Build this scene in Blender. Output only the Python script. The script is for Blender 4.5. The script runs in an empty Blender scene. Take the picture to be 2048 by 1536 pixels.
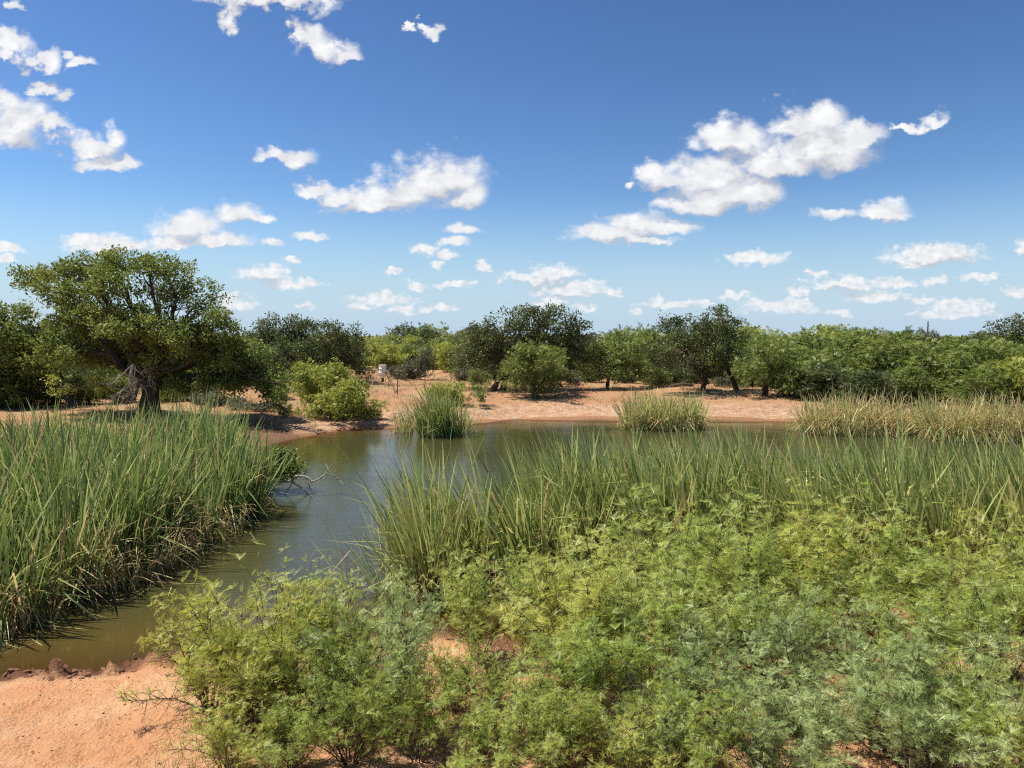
import bpy, math, random
import numpy as np

# ------------------------------------------------------------------ camera, sky, sun, exposure
scene = bpy.context.scene
F_PX = 1462.0                      # focal length in pixels of a 2048 px wide picture
CAM_Z = 5.0
PITCH = math.atan(96.0 / F_PX)     # looking slightly down
cam_data = bpy.data.cameras.new('camera')
cam_data.sensor_width = 36.0
cam_data.lens = 36.0 * F_PX / 2048.0
cam_data.clip_start = 0.1
cam_data.clip_end = 20000.0
cam = bpy.data.objects.new('camera', cam_data)
scene.collection.objects.link(cam)
cam.location = (0, 0, CAM_Z)
cam.rotation_euler = (math.pi / 2 - PITCH, 0, 0)
scene.camera = cam

SUN_EL = math.radians(63.0)
SUN_AZ = math.radians(-82.0)       # from +Y towards +X : sun stands to the left, a little beyond the pond
SUN_DIR = np.array([math.sin(SUN_AZ) * math.cos(SUN_EL), math.cos(SUN_AZ) * math.cos(SUN_EL), math.sin(SUN_EL)])
SKY_STRENGTH = 0.13
EXPOSURE = 0.72

scene.view_settings.view_transform = 'Standard'
scene.view_settings.look = 'None'
scene.view_settings.gamma = 1.0
scene.view_settings.use_curve_mapping = False
scene.view_settings.exposure = EXPOSURE
scene.cycles.use_denoising = False
scene.cycles.filter_width = 1.15
scene.cycles.max_bounces = 8
scene.cycles.diffuse_bounces = 3
scene.cycles.glossy_bounces = 3
scene.cycles.transmission_bounces = 5
scene.cycles.transparent_max_bounces = 8
scene.cycles.caustics_reflective = False
scene.cycles.caustics_refractive = False

sun_data = bpy.data.lights.new('sun', 'SUN')
sun_data.energy = 4.6
sun_data.angle = math.radians(0.55)
sun_data.color = (1.0, 0.93, 0.80)
sun = bpy.data.objects.new('sun', sun_data)
scene.collection.objects.link(sun)
from mathutils import Vector
sun.rotation_euler = Vector(SUN_DIR).to_track_quat('Z', 'Y').to_euler()
sun.location = (-60, 40, 90)

# pixel helpers: a pixel of the 2048 x 1536 photograph -> a point of the place
_fw = np.array([0, math.cos(PITCH), -math.sin(PITCH)])
_up = np.array([0, math.sin(PITCH), math.cos(PITCH)])
def ray(px, py):
    return np.array([(px - 1024) / F_PX, 0, 0]) + _up * ((768 - py) / F_PX) + _fw
def at_depth(px, py, y):
    d = ray(px, py)
    return np.array([0, 0, CAM_Z]) + d * (y / d[1])
def on_plane(px, py, z=0.0):
    d = ray(px, py)
    return np.array([0, 0, CAM_Z]) + d * ((z - CAM_Z) / d[2])

CLOUDS = [(520,0,130,22),(470,25,30,20),(600,-5,70,12),(500,-34,150,45),(632,78,50,36),(690,95,36,22),(592,60,20,20),
(830,66,12,10),(868,82,20,12),(30,12,12,18),(25,85,38,22),(78,113,36,22),(172,124,30,16),(135,112,18,8),(80,168,32,14),(116,188,28,16),
(28,240,70,48),(100,252,46,22),(20,272,60,25),(10,200,40,30),(190,288,58,28),(212,326,56,22),(258,316,36,16),(225,268,30,25),
(562,314,50,20),(600,318,36,24),(880,350,88,44),(790,385,92,36),(690,388,52,18),(632,374,42,14),(755,408,92,18),(935,385,42,32),
(372,452,64,30),(432,480,72,16),(340,486,42,14),(475,424,46,22),(520,433,30,9),(220,490,80,18),(170,478,40,10),(618,469,30,9),(545,484,20,8),
(528,548,48,18),(590,568,55,9),(580,521,15,7),(10,495,30,9),(10,517,22,7),(470,605,42,12),(455,595,25,10),
(925,456,32,9),(910,483,30,10),(850,497,25,9),(890,510,22,7),(875,530,14,8),(965,531,15,10),(785,544,20,6),(832,570,21,9),(910,566,38,7),
(765,600,66,9),(758,591,25,10),(805,621,28,8),(875,615,36,7),(720,615,25,6),(610,610,15,4),
(1060,556,56,13),(1108,545,50,15),(1140,580,72,14),(1170,572,35,10),(1225,585,20,7),(1105,604,33,10),(1172,612,22,7),
(1640,285,112,52),(1600,248,60,40),(1470,275,80,38),(1550,326,112,30),(1420,350,90,45),(1450,392,110,36),(1340,360,55,25),(1310,345,35,20),
(1400,412,100,20),(1720,270,54,25),(1650,240,54,32),(1520,380,50,40),(1870,240,28,17),(1820,252,36,9),
(1265,440,72,20),(1230,465,82,20),(1335,455,62,12),(1290,480,55,8),(1262,366,12,8),(1670,430,50,10),(1770,426,54,19),(1510,516,60,11),
(1870,506,88,20),(1850,520,70,10),(1825,532,30,6),(2050,490,20,18),(1635,545,22,6),(1685,568,70,14),(1790,566,38,10),(1870,563,26,9),(1960,556,36,7),
(1595,585,22,9),(1755,592,60,9),(1840,600,32,6),(1467,592,34,8),(1560,613,72,11),(1590,606,30,8),(1310,598,18,6),(1350,608,60,7),(1405,604,18,7),
(1680,625,24,7),(1920,612,66,12),(1910,628,80,7),(2040,580,28,9),(1268,623,12,5),(1510,656,16,4)]

def build_world():
    w = bpy.data.worlds.new('World')
    scene.world = w
    w.use_nodes = True
    w.cycles.sampling_method = 'MANUAL'
    w.cycles.sample_map_resolution = 256
    nt = w.node_tree
    N, L = nt.nodes, nt.links
    N.clear()
    def node(t, **kw):
        n = N.new(t)
        for k, v in kw.items():
            setattr(n, k, v)
        return n
    def math_(op, a, b=None, c=None, clamp=False):
        n = node('ShaderNodeMath', operation=op)
        n.use_clamp = clamp
        for i, v in enumerate((a, b, c)):
            if v is None: continue
            if isinstance(v, (int, float)): n.inputs[i].default_value = v
            else: L.new(v, n.inputs[i])
        return n.outputs[0]
    def vmath(op, a, b=None, c=None):
        n = node('ShaderNodeVectorMath', operation=op)
        for i, v in enumerate((a, b, c)):
            if v is None: continue
            if isinstance(v, tuple): n.inputs[i].default_value = v
            else: L.new(v, n.inputs[i])
        return n.outputs['Value'] if op in ('LENGTH', 'DOT_PRODUCT') else n.outputs[0]
    def mixc(f, a, b):
        n = node('ShaderNodeMix', data_type='RGBA')
        L.new(f, n.inputs[0])
        for v, k in ((a, 6), (b, 7)):
            if isinstance(v, tuple): n.inputs[k].default_value = v
            else: L.new(v, n.inputs[k])
        return n.outputs[2]
    sky = node('ShaderNodeTexSky', sky_type='NISHITA')
    sky.sun_disc = False
    sky.sun_elevation = SUN_EL
    sky.sun_rotation = SUN_AZ
    sky.air_density = 1.0
    sky.dust_density = 0.15
    sky.ozone_density = 2.6
    # contrast of the photograph's sky: deeper blue overhead, pale blue at the horizon
    gain = SKY_STRENGTH * 2 ** EXPOSURE
    pre = vmath('MULTIPLY', sky.outputs[0], (0.1715, 0.1715, 0.1715))
    gm = node('ShaderNodeGamma'); gm.inputs['Gamma'].default_value = 1.45
    L.new(pre, gm.inputs['Color'])
    graded = vmath('MULTIPLY', gm.outputs[0], (0.65 / gain, 0.70 / gain, 0.73 / gain))
    tc = node('ShaderNodeTexCoord')
    sep = node('ShaderNodeSeparateXYZ')
    L.new(tc.outputs['Generated'], sep.inputs[0])
    X, Y, Z = sep.outputs
    # pale blue haze low over the horizon, all the way round
    hz = node('ShaderNodeMapRange', interpolation_type='SMOOTHSTEP')
    L.new(Z, hz.inputs[0])
    hz.inputs[1].default_value = 0.20; hz.inputs[2].default_value = -0.02
    hz.inputs[3].default_value = 0.0; hz.inputs[4].default_value = 1.0
    graded = mixc(hz.outputs[0], graded, (0.50 / gain, 0.655 / gain, 0.82 / gain, 1))
    ys = math_('MAXIMUM', Y, 0.08)
    a = math_('DIVIDE', X, ys)
    b = math_('DIVIDE', Z, ys)
    cmb = node('ShaderNodeCombineXYZ')
    L.new(a, cmb.inputs[0]); L.new(b, cmb.inputs[1])
    P = cmb.outputs[0]
    persp = math_('ADD', math_('MAXIMUM', b, 0.0), 0.10)
    inv = math_('DIVIDE', 1.0, persp)
    Q = vmath('MULTIPLY', P, (1.0, 1.25, 1.0))
    def noise(vec, scale, detail, rough, col=False):
        n = node('ShaderNodeTexNoise')
        n.noise_dimensions = '3D'
        L.new(vec, n.inputs['Vector'])
        n.inputs['Scale'].default_value = scale
        n.inputs['Detail'].default_value = detail
        n.inputs['Roughness'].default_value = rough
        return n.outputs['Color'] if col else n.outputs['Fac']
    # noise of two sizes: large puffs high up, small ones towards the horizon (perspective of the cloud layer)
    hi = node('ShaderNodeMapRange', interpolation_type='SMOOTHSTEP')
    L.new(b, hi.inputs[0]); hi.inputs[1].default_value = 0.07; hi.inputs[2].default_value = 0.20
    hi = hi.outputs[0]
    def two(vec, s1, s2, detail, rough):
        n = node('ShaderNodeMix', data_type='FLOAT')
        L.new(hi, n.inputs[0]); L.new(noise(vec, s1, detail, rough), n.inputs[2]); L.new(noise(vec, s2, detail, rough), n.inputs[3])
        return n.outputs[0]
    wmix = mixc(hi, noise(Q, 42.0, 4.0, 0.6, True), noise(Q, 17.0, 5.0, 0.6, True))
    wv = vmath('SUBTRACT', wmix, (0.5, 0.5, 0.5))
    ws = node('ShaderNodeVectorMath', operation='SCALE')
    L.new(wv, ws.inputs[0]); L.new(math_('MULTIPLY', persp, 0.19), ws.inputs['Scale'])
    PW = vmath('ADD', P, ws.outputs[0])
    off = node('ShaderNodeVectorMath', operation='SCALE')
    off.inputs[0].default_value = (-0.02, 0.062, 0)
    L.new(persp, off.inputs['Scale'])
    PU = vmath('ADD', PW, off.outputs[0])
    def field(vec, small=True):
        acc = None
        for (cx, cy, rx, ry) in CLOUDS:
            if not small and ry < 13: continue
            flat = ry >= 13                          # large cumulus: flat underside
            low = 1.12 if cy > 440 else 1.0
            d = ray(cx, cy + (0.28 * ry if flat else 0))
            ca, cb = d[0] / d[1], d[2] / d[1]
            sx, sy = F_PX / (rx * 1.24 * low), F_PX / (ry * (1.55 if flat else 1.32) * low)
            v = vmath('MULTIPLY_ADD', vec, (sx, sy, 0.0), (-ca * sx, -cb * sy, 0.0))
            if flat: v = vmath('MAXIMUM', v, vmath('MULTIPLY', v, (-1.0, -1.9, 0.0)))
            l = vmath('LENGTH', v)
            acc = l if acc is None else math_('MINIMUM', acc, l)
        return math_('SUBTRACT', 1.0, acc)
    f0 = field(PW)
    f1 = math_('MAXIMUM', field(PU, False), math_('SUBTRACT', f0, 0.16))
    n1 = math_('SUBTRACT', two(Q, 88.0, 34.0, 6.0, 0.54), 0.5)
    n2v = vmath('ADD', Q, (-0.003, 0.007, 0.0))
    n2 = math_('SUBTRACT', two(n2v, 95.0, 38.0, 4.0, 0.5), 0.5)
    dens = math_('MULTIPLY_ADD', n1, 1.25, math_('MAXIMUM', f0, -1.5))
    mr = node('ShaderNodeMapRange', interpolation_type='SMOOTHSTEP')
    L.new(dens, mr.inputs[0])
    mr.inputs[1].default_value = -0.02; mr.inputs[2].default_value = 0.62
    alpha = mr.outputs[0]
    # light on top, grey-lilac below
    relief = math_('MULTIPLY', math_('SUBTRACT', n1, n2), 1.0)
    sh = math_('SUBTRACT', math_('SUBTRACT', f0, f1), -0.02)
    lit = math_('ADD', math_('MULTIPLY_ADD', sh, 1.15, 0.46), relief, clamp=True)
    k = 1.32 / gain
    base = (0.43 * k, 0.435 * k, 0.475 * k, 1); top = (0.80 * k, 0.80 * k, 0.795 * k, 1)
    ccol = mixc(lit, base, top)
    # clouds of the rest of the sky: same layer, spread at random
    zz = math_('MAXIMUM', Z, 0.06)
    cmb2 = node('ShaderNodeCombineXYZ')
    L.new(math_('DIVIDE', X, zz), cmb2.inputs[0]); L.new(math_('DIVIDE', Y, zz), cmb2.inputs[1])
    m0 = noise(cmb2.outputs[0], 1.3, 6.0, 0.55)
    mr2 = node('ShaderNodeMapRange', interpolation_type='SMOOTHSTEP')
    L.new(m0, mr2.inputs[0]); mr2.inputs[1].default_value = 0.60; mr2.inputs[2].default_value = 0.70
    inside = math_('MULTIPLY', math_('LESS_THAN', math_('ABSOLUTE', a), 0.76),
                   math_('MULTIPLY', math_('LESS_THAN', b, 0.56), math_('GREATER_THAN', Y, 0.1)))
    outside = math_('SUBTRACT', 1.0, inside)
    alpha2 = math_('MULTIPLY', math_('MULTIPLY', mr2.outputs[0], outside), math_('GREATER_THAN', Z, 0.02))
    alpha1 = math_('MULTIPLY', alpha, math_('GREATER_THAN', Y, 0.09))
    at = math_('MAXIMUM', alpha1, alpha2)
    # far clouds are seen through more air
    fade = node('ShaderNodeMapRange')
    L.new(b, fade.inputs[0])
    fade.inputs[1].default_value = 0.0; fade.inputs[2].default_value = 0.12
    fade.inputs[3].default_value = 0.66; fade.inputs[4].default_value = 0.97
    af = math_('MULTIPLY', at, fade.outputs[0])
    col = mixc(af, graded, ccol)
    bg = node('ShaderNodeBackground')
    bg.inputs['Strength'].default_value = SKY_STRENGTH
    L.new(col, bg.inputs['Color'])
    out = node('ShaderNodeOutputWorld')
    L.new(bg.outputs[0], out.inputs['Surface'])
build_world()

# ------------------------------------------------------------------ helpers
rng = np.random.default_rng(7)
COL = scene.collection

def setp(o, label=None, cat=None, group=None, kind=None):
    if label: o['label'] = label
    if cat: o['category'] = cat
    if group: o['group'] = group
    if kind: o['kind'] = kind
    return o

def empty(name, loc, label, cat, group=None):
    o = bpy.data.objects.new(name, None)
    o.empty_display_size = 0.3
    o.location = tuple(float(v) for v in loc)
    COL.objects.link(o)
    return setp(o, label, cat, group)

def make_mesh(name, verts, faces, tint=None, smooth=False):
    """faces: one (n,3) or (n,4) array or a list of such arrays"""
    if not isinstance(faces, (list, tuple)): faces = [faces]
    faces = [np.asarray(f, dtype=np.int32) for f in faces if len(f)]
    me = bpy.data.meshes.new(name)
    verts = np.ascontiguousarray(verts, dtype=np.float32)
    me.vertices.add(len(verts))
    me.vertices.foreach_set('co', verts.ravel())
    nl = sum(f.size for f in faces); nf = sum(len(f) for f in faces)
    me.loops.add(nl); me.polygons.add(nf)
    me.loops.foreach_set('vertex_index', np.concatenate([f.ravel() for f in faces]))
    tot = np.concatenate([np.full(len(f), f.shape[1], np.int32) for f in faces])
    st = np.concatenate([[0], np.cumsum(tot)[:-1]]).astype(np.int32)
    me.polygons.foreach_set('loop_start', st)
    me.polygons.foreach_set('loop_total', tot)
    if tint is not None:
        at = me.attributes.new('tint', 'FLOAT', 'POINT')
        at.data.foreach_set('value', np.ascontiguousarray(tint, dtype=np.float32))
    me.update(calc_edges=True)
    if smooth:
        me.polygons.foreach_set('use_smooth', np.ones(nf, dtype=bool))
    return me

def add_obj(name, me, mat, parent=None, loc=None):
    o = bpy.data.objects.new(name, me)
    if mat is not None and len(me.materials) == 0:
        me.materials.append(mat)
    COL.objects.link(o)
    if parent is not None: o.parent = parent
    if loc is not None: o.location = tuple(float(v) for v in loc)
    return o

# --- lattice noise
_tab = np.random.default_rng(3).random((256, 256))
def vnoise(x, y):
    xi = np.floor(x).astype(int); yi = np.floor(y).astype(int)
    fx = x - xi; fy = y - yi
    fx = fx * fx * (3 - 2 * fx); fy = fy * fy * (3 - 2 * fy)
    a = _tab[xi & 255, yi & 255]; b = _tab[(xi + 1) & 255, yi & 255]
    c = _tab[xi & 255, (yi + 1) & 255]; d = _tab[(xi + 1) & 255, (yi + 1) & 255]
    return (a * (1 - fx) + b * fx) * (1 - fy) + (c * (1 - fx) + d * fx) * fy - 0.5
def fbm(x, y, o=4):
    s = 0; k = 1.0
    for i in range(o):
        s = s + k * vnoise(x + 17.3 * i, y - 9.1 * i); x = x * 2.03; y = y * 2.03; k *= 0.5
    return s

# --- shoreline of the pond (traced on the water plane)
SHORE_PX = [(-500,1420),(-200,1385),(0,1360),(80,1350),(150,1345),(230,1338),(330,1322),(430,1312),(520,1306),(620,1292),(700,1285),(800,1276),(900,1272),
 (980,1284),(1040,1296),(1120,1285),(1200,1262),(1400,1238),(1600,1218),(1800,1205),(2048,1192),(2600,1170),
 (3300,1000),(2900,850),(2300,846),(2048,848),(1850,846),(1650,843),(1450,842),(1300,841),(1150,840),(1040,840),(950,846),(880,852),(800,858),(720,857),
 (660,866),(600,878),(545,894),(490,915),(430,935),(300,950),(150,956),(0,960),(-250,970),(-600,1000),(-900,1120)]
SHORE = np.array([on_plane(*p)[:2] for p in SHORE_PX])
def signed_dist(x, y):
    x = np.asarray(x, float); y = np.asarray(y, float)
    best = np.full(x.shape, 1e9); ins = np.zeros(x.shape, bool)
    n = len(SHORE)
    for i in range(n):
        x1, y1 = SHORE[i]; x2, y2 = SHORE[(i + 1) % n]
        dx, dy = x2 - x1, y2 - y1
        t = np.clip(((x - x1) * dx + (y - y1) * dy) / (dx * dx + dy * dy), 0, 1)
        best = np.minimum(best, (x - x1 - t * dx) ** 2 + (y - y1 - t * dy) ** 2)
        c = ((y1 > y) != (y2 > y)) & (x < dx * (y - y1) / (dy if dy else 1e-9) + x1)
        ins ^= c
    return np.where(ins, -1, 1) * np.sqrt(best)
def ground_z(x, y, fine=True):
    x = np.asarray(x, float); y = np.asarray(y, float)
    sd = signed_dist(x, y)
    wig = 0.35 * fbm(x * 0.8, y * 0.8, 3) * np.clip(np.abs(sd) + 0.3, 0, 1)
    wig = wig + np.clip((y - 24) / 10, 0, 1) * 1.3 * fbm(x * 0.25 + 5, y * 0.25, 3)
    s = sd + wig
    near = np.clip((24 - y) / 6, 0, 1)
    up = 0.95 * (1 - np.exp(-np.maximum(s, 0) / 5.5)) + 0.05 * np.clip(s / 0.2, 0, 1)
    up = up + (1 - near) * 0.18 * np.clip((s - 2.4) / 0.5, 0, 1) * np.clip(0.4 + 2.0 * fbm(x * 0.3 + 40, y * 0.3, 2), 0, 1)
    dn = -np.minimum(1.3, 0.22 * np.maximum(-s, 0) + 0.02 * np.clip(-s / 0.1, 0, 1))
    z = np.where(s > 0, up, dn)
    if fine:
        lip = np.exp(-((s - 0.24) / 0.26) ** 2) * near
        z = z + lip * (0.04 + 0.42 * np.maximum(fbm(x * 5.5, y * 5.5, 3), -0.12))
        z = z + np.clip(s, 0, 1) * (0.045 * fbm(x * 1.6, y * 1.6, 3) + near * 0.055 * fbm(x * 8, y * 8, 3))
    z = z + np.clip((np.hypot(x, y) - 60) / 60, 0, 1) * 0.5 * fbm(x * 0.03, y * 0.03, 3)
    return z
def gz(x, y):
    return float(ground_z(np.array([x]), np.array([y]))[0])
def on_ground(px, py):
    z = 0.5
    for i in range(8):
        p = on_plane(px, py, z); z = gz(p[0], p[1])
    return np.array([p[0], p[1], z])
def ground_at(px, y):
    x = (px - 1024) / F_PX * y * 1.004
    return np.array([x, y, gz(x, y)])

# ------------------------------------------------------------------ materials
def new_mat(name):
    m = bpy.data.materials.new(name); m.use_nodes = True
    nt = m.node_tree; nt.nodes.clear()
    return m, nt.nodes, nt.links
def ramp(N, stops):
    r = N.new('ShaderNodeValToRGB')
    e = r.color_ramp.elements
    e[0].position, e[0].color = stops[0][0], (*stops[0][1], 1)
    e[1].position, e[1].color = stops[-1][0], (*stops[-1][1], 1)
    for p, c in stops[1:-1]:
        k = e.new(p); k.color = (*c, 1)
    return r
def leaf_mat(name, stops, trans=0.35, gloss=0.05, rough=0.45, vary=0.10):
    """thin leaf: the tint attribute of the blade picks its colour, light passes through"""
    m, N, L = new_mat(name)
    at = N.new('ShaderNodeAttribute'); at.attribute_name = 'tint'
    oi = N.new('ShaderNodeObjectInfo')
    mm = N.new('ShaderNodeMath'); mm.operation = 'MULTIPLY_ADD'
    L.new(oi.outputs['Random'], mm.inputs[0]); mm.inputs[1].default_value = vary
    sub = N.new('ShaderNodeMath'); sub.operation = 'SUBTRACT'
    L.new(at.outputs['Fac'], sub.inputs[0]); sub.inputs[1].default_value = vary / 2
    L.new(sub.outputs[0], mm.inputs[2])
    r = ramp(N, stops)
    L.new(mm.outputs[0], r.inputs[0])
    d = N.new('ShaderNodeBsdfDiffuse'); t = N.new('ShaderNodeBsdfTranslucent'); g = N.new('ShaderNodeBsdfGlossy')
    g.inputs['Roughness'].default_value = rough
    g.inputs['Color'].default_value = (0.9, 0.95, 0.9, 1)
    L.new(r.outputs[0], d.inputs['Color'])
    hs = N.new('ShaderNodeHueSaturation'); hs.inputs['Hue'].default_value = 0.485; hs.inputs['Value'].default_value = 1.35
    L.new(r.outputs[0], hs.inputs['Color']); L.new(hs.outputs[0], t.inputs['Color'])
    mx = N.new('ShaderNodeMixShader'); mx.inputs[0].default_value = trans
    L.new(d.outputs[0], mx.inputs[1]); L.new(t.outputs[0], mx.inputs[2])
    m2 = N.new('ShaderNodeMixShader'); m2.inputs[0].default_value = gloss
    L.new(mx.outputs[0], m2.inputs[1]); L.new(g.outputs[0], m2.inputs[2])
    o = N.new('ShaderNodeOutputMaterial'); L.new(m2.outputs[0], o.inputs[0])
    return m
def rough_mat(name, c1, c2, scale, rough=0.9, bump=0.4, bdist=0.02, stretch=(1, 1, 1)):
    m, N, L = new_mat(name)
    tc = N.new('ShaderNodeTexCoord'); mp = N.new('ShaderNodeMapping'); mp.inputs['Scale'].default_value = stretch
    L.new(tc.outputs['Object'], mp.inputs[0])
    n = N.new('ShaderNodeTexNoise'); n.inputs['Scale'].default_value = scale; n.inputs['Detail'].default_value = 6
    L.new(mp.outputs[0], n.inputs['Vector'])
    r = ramp(N, [(0.3, c1), (0.7, c2)]); L.new(n.outputs['Fac'], r.inputs[0])
    b = N.new('ShaderNodeBsdfPrincipled'); b.inputs['Roughness'].default_value = rough
    b.inputs['Specular IOR Level'].default_value = 0.2
    L.new(r.outputs[0], b.inputs['Base Color'])
    bp = N.new('ShaderNodeBump'); bp.inputs['Strength'].default_value = bump; bp.inputs['Distance'].default_value = bdist
    L.new(n.outputs['Fac'], bp.inputs['Height']); L.new(bp.outputs[0], b.inputs['Normal'])
    o = N.new('ShaderNodeOutputMaterial'); L.new(b.outputs[0], o.inputs[0])
    return m

MAT = {}
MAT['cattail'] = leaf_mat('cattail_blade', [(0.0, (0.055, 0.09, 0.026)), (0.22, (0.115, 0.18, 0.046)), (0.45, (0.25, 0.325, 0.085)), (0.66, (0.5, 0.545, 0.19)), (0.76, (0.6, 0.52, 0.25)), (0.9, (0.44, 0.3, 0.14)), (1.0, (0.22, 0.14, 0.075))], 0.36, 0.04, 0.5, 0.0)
MAT['oak'] = leaf_mat('dark_leaf', [(0.0, (0.042, 0.06, 0.022)), (0.5, (0.09, 0.12, 0.04)), (1.0, (0.165, 0.19, 0.068))], 0.30, 0.025, 0.5)
MAT['tree'] = leaf_mat('broad_leaf', [(0.0, (0.07, 0.11, 0.022)), (0.5, (0.16, 0.215, 0.044)), (1.0, (0.275, 0.31, 0.08))], 0.36, 0.025, 0.5)
MAT['mesq'] = leaf_mat('mesquite_leaf', [(0.0, (0.1, 0.15, 0.032)), (0.5, (0.185, 0.245, 0.055)), (1.0, (0.3, 0.335, 0.095))], 0.40, 0.03)
MAT['lime'] = leaf_mat('young_mesquite_leaf', [(0.0, (0.17, 0.23, 0.035)), (0.5, (0.29, 0.34, 0.06)), (1.0, (0.43, 0.44, 0.1))], 0.40, 0.03)
MAT['grey'] = leaf_mat('grey_brush_leaf', [(0.0, (0.086, 0.098, 0.057)), (0.5, (0.144, 0.155, 0.092)), (1.0, (0.230, 0.218, 0.138))], 0.25, 0.03)
MAT['fern_yellow'] = leaf_mat('fern_yellow_green', [(0.0, (0.35, 0.41, 0.06)), (0.5, (0.49, 0.54, 0.11)), (1.0, (0.62, 0.63, 0.18))], 0.42, 0.04, 0.45, 0.50)
MAT['fern_green'] = leaf_mat('fern_green', [(0.0, (0.25, 0.36, 0.055)), (0.5, (0.385, 0.485, 0.1)), (1.0, (0.52, 0.59, 0.165))], 0.42, 0.04, 0.45, 0.50)
MAT['fern_blue'] = leaf_mat('fern_blue_green', [(0.0, (0.24, 0.34, 0.1)), (0.5, (0.375, 0.475, 0.17)), (1.0, (0.51, 0.6, 0.255))], 0.38, 0.05, 0.45, 0.50)
MAT['grass'] = leaf_mat('grass_blade', [(0.0, (0.12, 0.15, 0.05)), (0.4, (0.28, 0.24, 0.10)), (1.0, (0.46, 0.36, 0.19))], 0.3, 0.03)
MAT['bark'] = rough_mat('bark', (0.035, 0.026, 0.020), (0.12, 0.095, 0.075), 14, 0.95, 0.8, 0.03, (1, 1, 0.3))
MAT['stem'] = rough_mat('shrub_stem', (0.050, 0.036, 0.024), (0.15, 0.115, 0.075), 40, 0.9, 0.4, 0.004)
MAT['dead'] = rough_mat('weathered_wood', (0.27, 0.235, 0.20), (0.52, 0.47, 0.40), 30, 0.9, 0.5, 0.004, (1, 1, 0.4))
MAT['clod'] = rough_mat('damp_mud', (0.13, 0.062, 0.038), (0.40, 0.215, 0.135), 6, 0.95, 0.9, 0.02)
MAT['white'] = rough_mat('white_drum_paint', (0.66, 0.65, 0.62), (0.80, 0.79, 0.76), 4, 0.5, 0.05, 0.002)
MAT['rust'] = rough_mat('rusty_steel', (0.09, 0.05, 0.035), (0.20, 0.11, 0.07), 18, 0.8, 0.2, 0.003)
MAT['galv'] = rough_mat('galvanised_steel', (0.38, 0.37, 0.35), (0.55, 0.54, 0.51), 12, 0.5, 0.1, 0.002)
MAT['black'] = rough_mat('black_box', (0.015, 0.014, 0.013), (0.035, 0.032, 0.03), 9, 0.6, 0.1, 0.002)

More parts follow.
